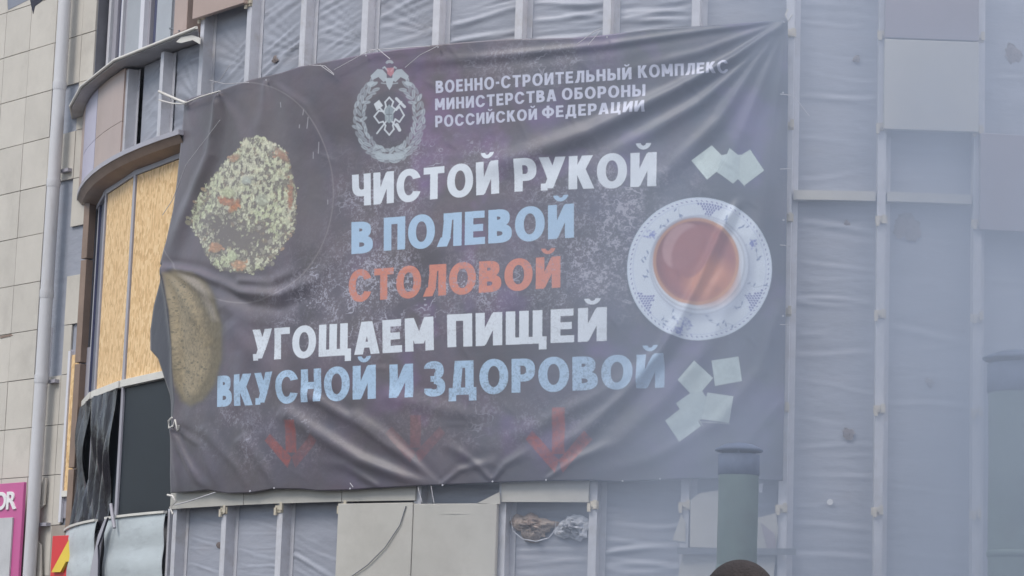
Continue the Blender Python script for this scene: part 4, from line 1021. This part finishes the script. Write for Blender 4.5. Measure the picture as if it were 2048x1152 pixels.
# fan from the pulled top right corner
for pts, wd, am in (([(1576, 39), (1420, 60), (1200, 92), (1000, 112), (760, 130)], (4, 11), 14), ([(1576, 39), (1400, 105), (1220, 150)], (4, 14), 14),
                    ([(1576, 39), (1470, 115), (1340, 185), (1180, 265), (1040, 315), (900, 345)], (5, 26), 40), ([(1576, 39), (1490, 125), (1400, 205), (1300, 265), (1190, 320)], (5, 18), 22),
                    ([(1576, 39), (1510, 130), (1440, 240), (1330, 350), (1250, 410)], (5, 22), 26), ([(1576, 39), (1530, 150), (1480, 280), (1440, 380)], (5, 18), 18), ([(1576, 39), (1555, 200), (1535, 380), (1500, 520)], (5, 16), 13),
                    # long diagonal over the cup
                    ([(1480, 395), (1440, 470), (1400, 560), (1360, 640), (1320, 710), (1250, 790), (1160, 870), (1060, 925)], (8, 15), 42),
                    ([(1520, 420), (1480, 560), (1420, 690), (1330, 800), (1230, 890), (1100, 945)], (18, 15), 18),
                    ([(1450, 540), (1330, 700), (1200, 790), (1080, 850), (960, 900)], (14, 14), 15),
                    ([(1566, 600), (1520, 740), (1430, 850), (1300, 920), (1180, 945)], (14, 12), 15), ([(1566, 800), (1500, 880), (1380, 935)], (10, 10), 8),
                    # bottom edge, pulled at its ties
                    ([(560, 815), (640, 870), (720, 920), (810, 955), (885, 974)], (18, 9), 30), ([(600, 780), (720, 850), (800, 910), (870, 968)], (12, 6), 16), ([(700, 820), (770, 870), (830, 925), (880, 970)], (12, 5), 15),
                    ([(480, 870), (520, 920), (548, 976)], (16, 5), 14), ([(400, 850), (470, 930), (500, 984)], (12, 5), 10), ([(985, 962), (1010, 930), (1070, 895)], (4, 12), 15), ([(985, 962), (950, 925), (880, 880)], (4, 12), 11),
                    ([(1090, 960), (1150, 920), (1240, 880)], (4, 12), 12), ([(880, 972), (920, 940), (1000, 920)], (4, 10), 13), ([(760, 975), (690, 930), (640, 920)], (5, 12), 10),
                    ([(760, 790), (850, 810), (940, 830), (1000, 820)], (16, 14), 9),
                    # top left, hung from the corner and two ties
                    ([(372, 203), (385, 250), (400, 330)], (5, 14), 12), ([(436, 184), (432, 240), (420, 310), (385, 400), (345, 490), (323, 530)], (6, 16), 42), ([(436, 184), (470, 240), (500, 330)], (5, 18), 12),
                    ([(532, 158), (528, 220), (510, 300)], (5, 20), 16), ([(532, 158), (610, 210), (655, 300), (668, 400), (650, 500), (600, 570)], (5, 15), 5),
                    ([(322, 530), (400, 548), (480, 585), (560, 590), (630, 560), (680, 500)], (6, 14), 28), ([(322, 530), (420, 590), (500, 640), (590, 640)], (5, 22), 18), ([(322, 530), (370, 600), (420, 690)], (5, 18), 20),
                    ([(470, 560), (540, 566), (620, 530)], (6, 12), 14), ([(430, 560), (500, 610), (560, 620), (650, 585)], (7, 12), -15), ([(440, 600), (490, 700), (470, 800), (440, 860)], (20, 14), 14),
                    ([(460, 640), (560, 760), (640, 840)], (24, 14), 12),
                    # left hem
                    ([(322, 530), (338, 600), (348, 700), (350, 800), (344, 850)], (7, 9), 40), ([(344, 852), (362, 900), (395, 960), (420, 980)], (5, 8), 24), ([(344, 852), (350, 920), (360, 984)], (5, 7), 16), ([(344, 852), (400, 890), (440, 985)], (4, 10), 12)):
    ridge(pts, wd, am * Q * 1.15, ends=(.06, .35))
# turned back flap: left of the fold line the cloth swings towards the wall
fold = np.interp(BY, [528, 600, 700, 800, 850], [324, 338, 349, 351, 343]); fl = np.clip((fold - BX) / 30, 0, 1) * ((BY > 528) & (BY < 852))
disp -= .10 * fl
rb = np.random.RandomState(3)
lo = np.zeros(BX.shape)
for _ in range(26):
    kx, ky, ph = rb.normal(0, 2.0), rb.normal(0, 1.6), rb.uniform(0, 6.3); lo += np.sin((U_ * kx + V_ * ky) * 6.28 + ph)
disp += lo / 26 * .05 * np.clip(np.minimum(np.minimum(V_, 1 - V_) * 8, np.minimum(U_, 1 - U_) * 8), 0, 1)
for _ in range(70):                                          # small creases
    x0, y0 = rb.uniform(380, 1560), rb.uniform(120, 950); an = rb.uniform(-2.6, -1.9) if x0 > 900 else rb.uniform(-.2, 1.2); L = rb.uniform(30, 90)
    ridge([(x0, y0), (x0 + L * math.cos(an), y0 - L * math.sin(an) * -1)], (3, 6), rb.uniform(1.0, 3.2) * Q, ends=(.4, .4))
verts = []; uvl = []
thB = np.empty(BX.shape); zBn = np.empty(BX.shape)
xs_ = (BX - 1024) / FOC; us_ = (576 - BY) / FOC; cR, sR_ = math.cos(ROLL), math.sin(ROLL); rx = xs_ * cR - us_ * sR_; ru = xs_ * sR_ + us_ * cR
cp, sp_ = math.cos(PITCH), math.sin(PITCH); ry = cp - ru * sp_; rz = sp_ + ru * cp; r0 = R + BR
a_ = rx ** 2 + ry ** 2; b2 = -2 * (rx * XC + ry * YC); c2 = XC ** 2 + YC ** 2 - r0 * r0; tt = (-b2 - np.sqrt(np.maximum(b2 * b2 - 4 * a_ * c2, 0))) / 2 / a_
thB = np.arctan2(XC - tt * rx, YC - tt * ry); zBn = tt * rz + HC
rr_ = R + BR + np.maximum(disp, -.085)
VX = XC - rr_ * np.sin(thB); VY = YC - rr_ * np.cos(thB)
BN = thing('banner', 'huge dark printed banner with white, blue and orange lettering, porridge and a tea cup', 'banner')
me = bpy.data.meshes.new('cloth'); co = np.stack([VX, VY, zBn], -1).reshape(-1, 3)
idx = np.arange(NU * NV).reshape(NV, NU); fa = np.stack([idx[1:, :-1], idx[1:, 1:], idx[:-1, 1:], idx[:-1, :-1]], -1).reshape(-1, 4)
me.from_pydata(co.tolist(), [], fa.tolist()); me.update()
me.polygons.foreach_set('use_smooth', [True] * len(me.polygons))
uvL = me.uv_layers.new(name='UVMap'); uvv = np.stack([(thB - UL) / (UR - UL), (zBn - ZB) / (ZTOP - ZB)], -1).reshape(-1, 2)
uvL.data.foreach_set('uv', uvv[fa.ravel()].ravel())
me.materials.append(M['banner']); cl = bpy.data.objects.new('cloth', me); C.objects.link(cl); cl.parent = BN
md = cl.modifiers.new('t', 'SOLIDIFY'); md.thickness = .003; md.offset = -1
# eyelets and ties along the edges
def tie(pts, r_=.005, material='wire', name='tie', off=.16): return tube(name, [pc(x, y, off) for x, y in pts], r_, material, BN)
for x, y in ((372, 203), (436, 186), (532, 160), (732, 111), (876, 94), (1214, 74), (1568, 44), (344, 852), (500, 982), (548, 976), (700, 977), (885, 970), (985, 963), (1092, 960), (1245, 962), (1320, 958), (1566, 632), (1567, 440), (1566, 185)):
    tube('eyelet', [pc(x, y, .125), pc(x, y, .15)], .009, 'post', BN, 10)
tie([(318, 183), (340, 193), (356, 200), (371, 206)], .016, 'rope', 'rope'); tie([(371, 206), (400, 194), (440, 182)], .008, 'rope', 'rope')
tie([(318, 200), (345, 207), (370, 208)], .008, 'rope', 'rope')
tie([(344, 835), (337, 842), (338, 856), (347, 852), (350, 840), (356, 862), (358, 850)], .011, 'rope', 'rope'); tie([(335, 990), (345, 992), (352, 1003), (340, 1015), (346, 1028)], .011, 'rope', 'rope')
tie([(350, 1010), (380, 1002), (430, 985)], .006, 'wire'); tie([(1576, 18), (1571, 30), (1576, 42), (1584, 30)], .01, 'rope', 'rope')
for pts in (((418, 160), (450, 168), (498, 165)), ((420, 172), (440, 160), (460, 130)), ((740, 103), (756, 98), (780, 118)), ((640, 130), (668, 150)), ((668, 140), (740, 100), (860, 92)), ((810, 135), (840, 110), (876, 92)), ((1152, 90), (1190, 62), (1205, 56)), ((1176, 90), (1200, 62)), ((618, 130), (650, 132), (668, 148)), ((1572, 189), (1590, 195), (1618, 232)), ((1560, 188), (1580, 190)), ((1560, 338), (1582, 338)), ((1560, 490), (1582, 492)), ((1560, 649), (1580, 650)),
            ((325, 430), (345, 400), (372, 330), (440, 240)), ((700, 966), (706, 974)), ((836, 975), (844, 1005)), ((862, 972), (868, 1006))):
    tie(pts, .0035)
tag(tube('cord', [pc(x, y, .07) for x, y in ((812, 1012), (800, 1050), (770, 1095), (735, 1130), (700, 1155))], .005, 'steel'), 'thin dark cord curving across the beige panel below the banner', 'cord')

# ------------------------------------------------------------------ field stove whose flue stands in front of the banner
def on(x, y, dist): d = ray(x, y); k = dist / d[1]; return Vector((d[0] * k, dist, d[2] * k + HC))
FD = 17.0
pa = on(1477, 950, FD); pb = on(1477, 895, FD)
fx, zc_, zt_ = pa.x, pa.z, pb.z


def cyl_shell(name, x, y, prof, material, parent, seg=36, dent=0.0):
    v = []; f_ = []
    for k, (z, r_) in enumerate(prof):
        for a_ in range(seg):
            t = 2 * math.pi * a_ / seg; rr = r_ * (1 + dent * math.sin(t * 2 + z * 3) * math.sin(z * 5 + t))
            v.append((x + rr * math.cos(t), y + rr * math.sin(t), z))
    for k in range(len(prof) - 1):
        for a_ in range(seg): f_.append((k * seg + a_, k * seg + (a_ + 1) % seg, (k + 1) * seg + (a_ + 1) % seg, (k + 1) * seg + a_))
    return obj(name, v, f_, material, parent, True)


def stove(x, y, label, g=1.0):
    t = thing('field_stove', label, 'stove', 'field stoves in the smoke')
    zs = [.9 + (zc_ - .9) * k / 14 for k in range(15)]
    cyl_shell('flue', x, y, [(z, .132 * g) for z in zs], 'flue', t, dent=.012)
    for z in (1.55, 2.3): cyl_shell('flue_joint', x, y, [(z - .02, .133 * g), (z - .012, .138 * g), (z + .012, .138 * g), (z + .02, .133 * g)], 'flue', t)
    cyl_shell('flue_collar', x, y, [(zc_ - .004, .132 * g), (zc_, .137 * g), (zt_ - .05, .137 * g), (zt_ - .045, .12 * g)], 'soot', t, dent=.01)
    cyl_shell('rain_cap', x, y, [(zt_ - .028, .15 * g), (zt_ - .022, .158 * g), (zt_ - .012, .158 * g), (zt_ + .02, .09 * g), (zt_ + .034, .004 * g)], 'soot', t)
    for k in range(3):
        a_ = k * 2.1 + .4; tube('cap_strut', [(x + .125 * g * math.cos(a_), y + .125 * g * math.sin(a_), zt_ - .06), (x + .125 * g * math.cos(a_), y + .125 * g * math.sin(a_), zt_ - .02)], .006, 'soot', t)
    q = lambda x0, x1, y0, y1, z0, z1: [Vector(p) for p in ((x0, y0, z0), (x1, y0, z0), (x1, y0, z1), (x0, y0, z1), (x0, y1, z0), (x1, y1, z0), (x1, y1, z1), (x0, y1, z1))]
    hexa('firebox', q(x - .5, x + .5, y - .4, y + .4, .35, .9), 'flue', t, .02)
    for a_ in (-.4, .4):
        for b_ in (-.3, .3): tube('leg', [(x + a_, y + b_, 0), (x + a_, y + b_, .36)], .025, 'soot', t, 10)
    hexa('door', q(x - .2, x + .2, y - .43, y - .402, .45, .8), 'soot', t, .006)
    return t


stove(fx, FD, 'field stove with green flue and dark cap in front of the banner corner')
F2 = 14.6; p2 = on(2038, 712, F2); zc_ += p2.z - zt_ - .03; zd_ = zt_; zt_ = p2.z
stove(p2.x, F2, 'nearer field stove with a wide flue half cut by the right edge', 1.3)
zt_ = zd_

# ------------------------------------------------------------------ person seen from behind, only the crown of the cap in view
PD = 7.6
pt_ = on(1479, 1119, PD); hx, hz = pt_.x, pt_.z
PE = thing('person', 'person in a dark brown knitted cap facing the building, bottom edge', 'person')
bm = bmesh.new()
J = {'pelvis': (0, 0, .95, .16), 'waist': (0, 0, 1.12, .15), 'chest': (0, 0, 1.33, .17), 'neckb': (0, .0, 1.49, .075), 'neck': (0, .01, 1.55, .062), 'head': (0, .02, 1.66, .088), 'crown': (0, .01, 1.72, .08)}
order = ['pelvis', 'waist', 'chest', 'neckb', 'neck', 'head', 'crown']
pts = [J[k][:3] for k in order]; rad = [J[k][3] for k in order]; ed = [(i, i + 1) for i in range(6)]
for sd in (-1, 1):
    k0 = len(pts); pts += [(sd * .17, 0, 1.42), (sd * .22, -.02, 1.14), (sd * .2, .13, .98)]; rad += [.075, .058, .05]; ed += [(2, k0), (k0, k0 + 1), (k0 + 1, k0 + 2)]
    k0 = len(pts); pts += [(sd * .1, 0, .86), (sd * .11, .01, .48), (sd * .11, -.02, .09), (sd * .11, .14, .04)]; rad += [.1, .07, .05, .045]; ed += [(0, k0), (k0, k0 + 1), (k0 + 1, k0 + 2), (k0 + 2, k0 + 3)]
scl = hz / 1.835
me = bpy.data.meshes.new('body'); me.from_pydata([(x * scl + hx, y + PD, z * scl) for x, y, z in pts], ed, []); me.update()
bo = bpy.data.objects.new('body', me); C.objects.link(bo); bo.parent = PE; me.materials.append(M['jacket'])
sk = bo.modifiers.new('s', 'SKIN'); sk.use_smooth_shade = True
for i, r_ in enumerate(rad): me.skin_vertices[0].data[i].radius = (r_, r_)
me.skin_vertices[0].data[0].use_root = True
ss = bo.modifiers.new('u', 'SUBSURF'); ss.levels = 1; ss.render_levels = 1


def dome(name, cx, cy, cz, rx_, ry_, rz_, z0q, material, parent, ruf=0.0, seed=1):
    r_ = random.Random(seed); v = []; f_ = []; na, nb = 32, 12
    for b_ in range(nb + 1):
        t = math.pi / 2 - b_ / nb * (math.pi / 2 - math.asin(z0q))
        for a_ in range(na):
            p = 2 * math.pi * a_ / na; k = 1 + (ruf * math.sin(p * 16) * min(1, b_ / 4) if ruf else 0)
            v.append((cx + rx_ * k * math.cos(t) * math.cos(p), cy + ry_ * k * math.cos(t) * math.sin(p), cz + rz_ * math.sin(t)))
    for b_ in range(nb):
        for a_ in range(na): f_.append((b_ * na + a_, (b_ + 1) * na + a_, (b_ + 1) * na + (a_ + 1) % na, b_ * na + (a_ + 1) % na))
    return obj(name, v, f_, material, parent, True)


CZ = hz - .125
dome('cap_crown', hx + .004, PD, CZ, .112, .118, .125, .0, 'cap_top', PE, .014)
dome('cap_band', hx - .003, PD + .006, CZ - .015, .117, .124, .128, -.05, 'cap', PE, .004)
dome('face', hx, PD + .015, CZ - .02, .085, .098, .10, -.98, 'skin', PE)
for sd in (-1, 1): dome('ear', hx + sd * .088, PD, CZ - .05, .012, .025, .034, -.9, 'skin', PE)

# ------------------------------------------------------------------ smoke drifting across the right of the facade
sm = hexa('smoke', [Vector(p) for p in ((-7.5, 8.6, -1), (13, 8.6, -1), (13, 8.6, 13), (-7.5, 8.6, 13), (-7.5, 22.6, -1), (13, 22.6, -1), (13, 22.6, 13), (-7.5, 22.6, 13))], 'wall')
sm['kind'] = 'stuff'; sm['label'] = 'thin bluish smoke drifting in front of the right part of the facade'
m = bpy.data.materials.new('smoke_volume'); m.use_nodes = True; n = m.node_tree; n.nodes.clear()
out = n.nodes.new('ShaderNodeOutputMaterial'); pv = n.nodes.new('ShaderNodeVolumePrincipled'); n.links.new(pv.outputs[0], out.inputs['Volume'])
pv.inputs['Color'].default_value = (.44, .50, .605, 1); pv.inputs['Anisotropy'].default_value = .1
tcn = n.nodes.new('ShaderNodeTexCoord'); sx = n.nodes.new('ShaderNodeSeparateXYZ'); n.links.new(tcn.outputs['Object'], sx.inputs[0])
def MR(src, a, b_, c_, d_, interp='SMOOTHSTEP'):
    q = n.nodes.new('ShaderNodeMapRange'); q.interpolation_type = interp
    for k, v_ in enumerate((a, b_, c_, d_)): q.inputs[k + 1].default_value = v_
    n.links.new(src, q.inputs[0]); return q.outputs[0]
def MA(op, a, b_):
    q = n.nodes.new('ShaderNodeMath'); q.operation = op
    for k, v_ in enumerate((a, b_)):
        if isinstance(v_, (int, float)): q.inputs[k].default_value = v_
        else: n.links.new(v_, q.inputs[k])
    return q.outputs[0]
# the plume leans to the right as it climbs
lean = MA('SUBTRACT', sx.outputs[0], MA('MULTIPLY', sx.outputs[2], .12))
gx = MR(lean, -1.2, 3.4, 0.0, 1.0); gz = MR(sx.outputs[2], 2.0, 8.0, 1.15, .62)
gy = MR(sx.outputs[1], 8.7, 10.0, 0, 1); gy2 = MR(sx.outputs[1], 20.5, 22.5, 1, 0); gr = MR(sx.outputs[0], 8, 12.8, 1, 0); gt = MR(sx.outputs[2], 9, 12.8, 1, 0)
mp = n.nodes.new('ShaderNodeMapping'); mp.inputs['Scale'].default_value = (.75, .5, .5); mp.inputs['Rotation'].default_value = (0, .5, 0); n.links.new(tcn.outputs['Object'], mp.inputs[0])
nz = n.nodes.new('ShaderNodeTexNoise'); nz.inputs['Scale'].default_value = 1.0; nz.inputs['Detail'].default_value = 3; nz.inputs['Distortion'].default_value = .6; n.links.new(mp.outputs[0], nz.inputs[0])
nn_ = MR(nz.outputs[0], .38, .64, .12, 2.1, 'LINEAR')
dn = MA('MULTIPLY', MA('MULTIPLY', gx, gz), nn_)
dn = MA('ADD', MA('MULTIPLY', dn, .118), .0012)
# denser column rising from the flue and bending to the right
ax = MA('ADD', sx.outputs[0], MA('MULTIPLY', MA('SUBTRACT', nz.outputs[0], .5), 2.2))
rise = MA('MAXIMUM', MA('SUBTRACT', sx.outputs[2], zt_), 0)
cxp = MA('ADD', MA('MULTIPLY', rise, .75), fx)
wp = MA('ADD', MA('MULTIPLY', rise, .42), .22)
qx = MA('DIVIDE', MA('SUBTRACT', ax, cxp), wp); qy = MA('DIVIDE', MA('SUBTRACT', sx.outputs[1], FD - .3), MA('MULTIPLY', wp, 1.4))
rr2 = MA('ADD', MA('MULTIPLY', qx, qx), MA('MULTIPLY', qy, qy))
pl = MA('MULTIPLY', MR(rr2, 0, 2.2, 1, 0), MR(sx.outputs[2], zt_ - .15, zt_ + .1, 0, 1))
pl = MA('DIVIDE', pl, MA('ADD', MA('MULTIPLY', rise, 2.2), .8))
dn = MA('ADD', dn, MA('MULTIPLY', MA('MULTIPLY', pl, nn_), .34))
# low bank of smoke round the stove
bk = MA('MULTIPLY', MR(sx.outputs[0], .6, 2.6, 0, 1), MR(sx.outputs[2], 4.6, 2.2, 0, 1))
dn = MA('ADD', dn, MA('MULTIPLY', MA('MULTIPLY', bk, nn_), .045))
dn = MA('MULTIPLY', MA('MULTIPLY', dn, MA('MULTIPLY', gy, gy2)), MA('MULTIPLY', gr, gt))
n.links.new(dn, pv.inputs['Density'])
m.cycles.volume_sampling = 'MULTIPLE_IMPORTANCE'
sm.data.materials.clear(); sm.data.materials.append(m)
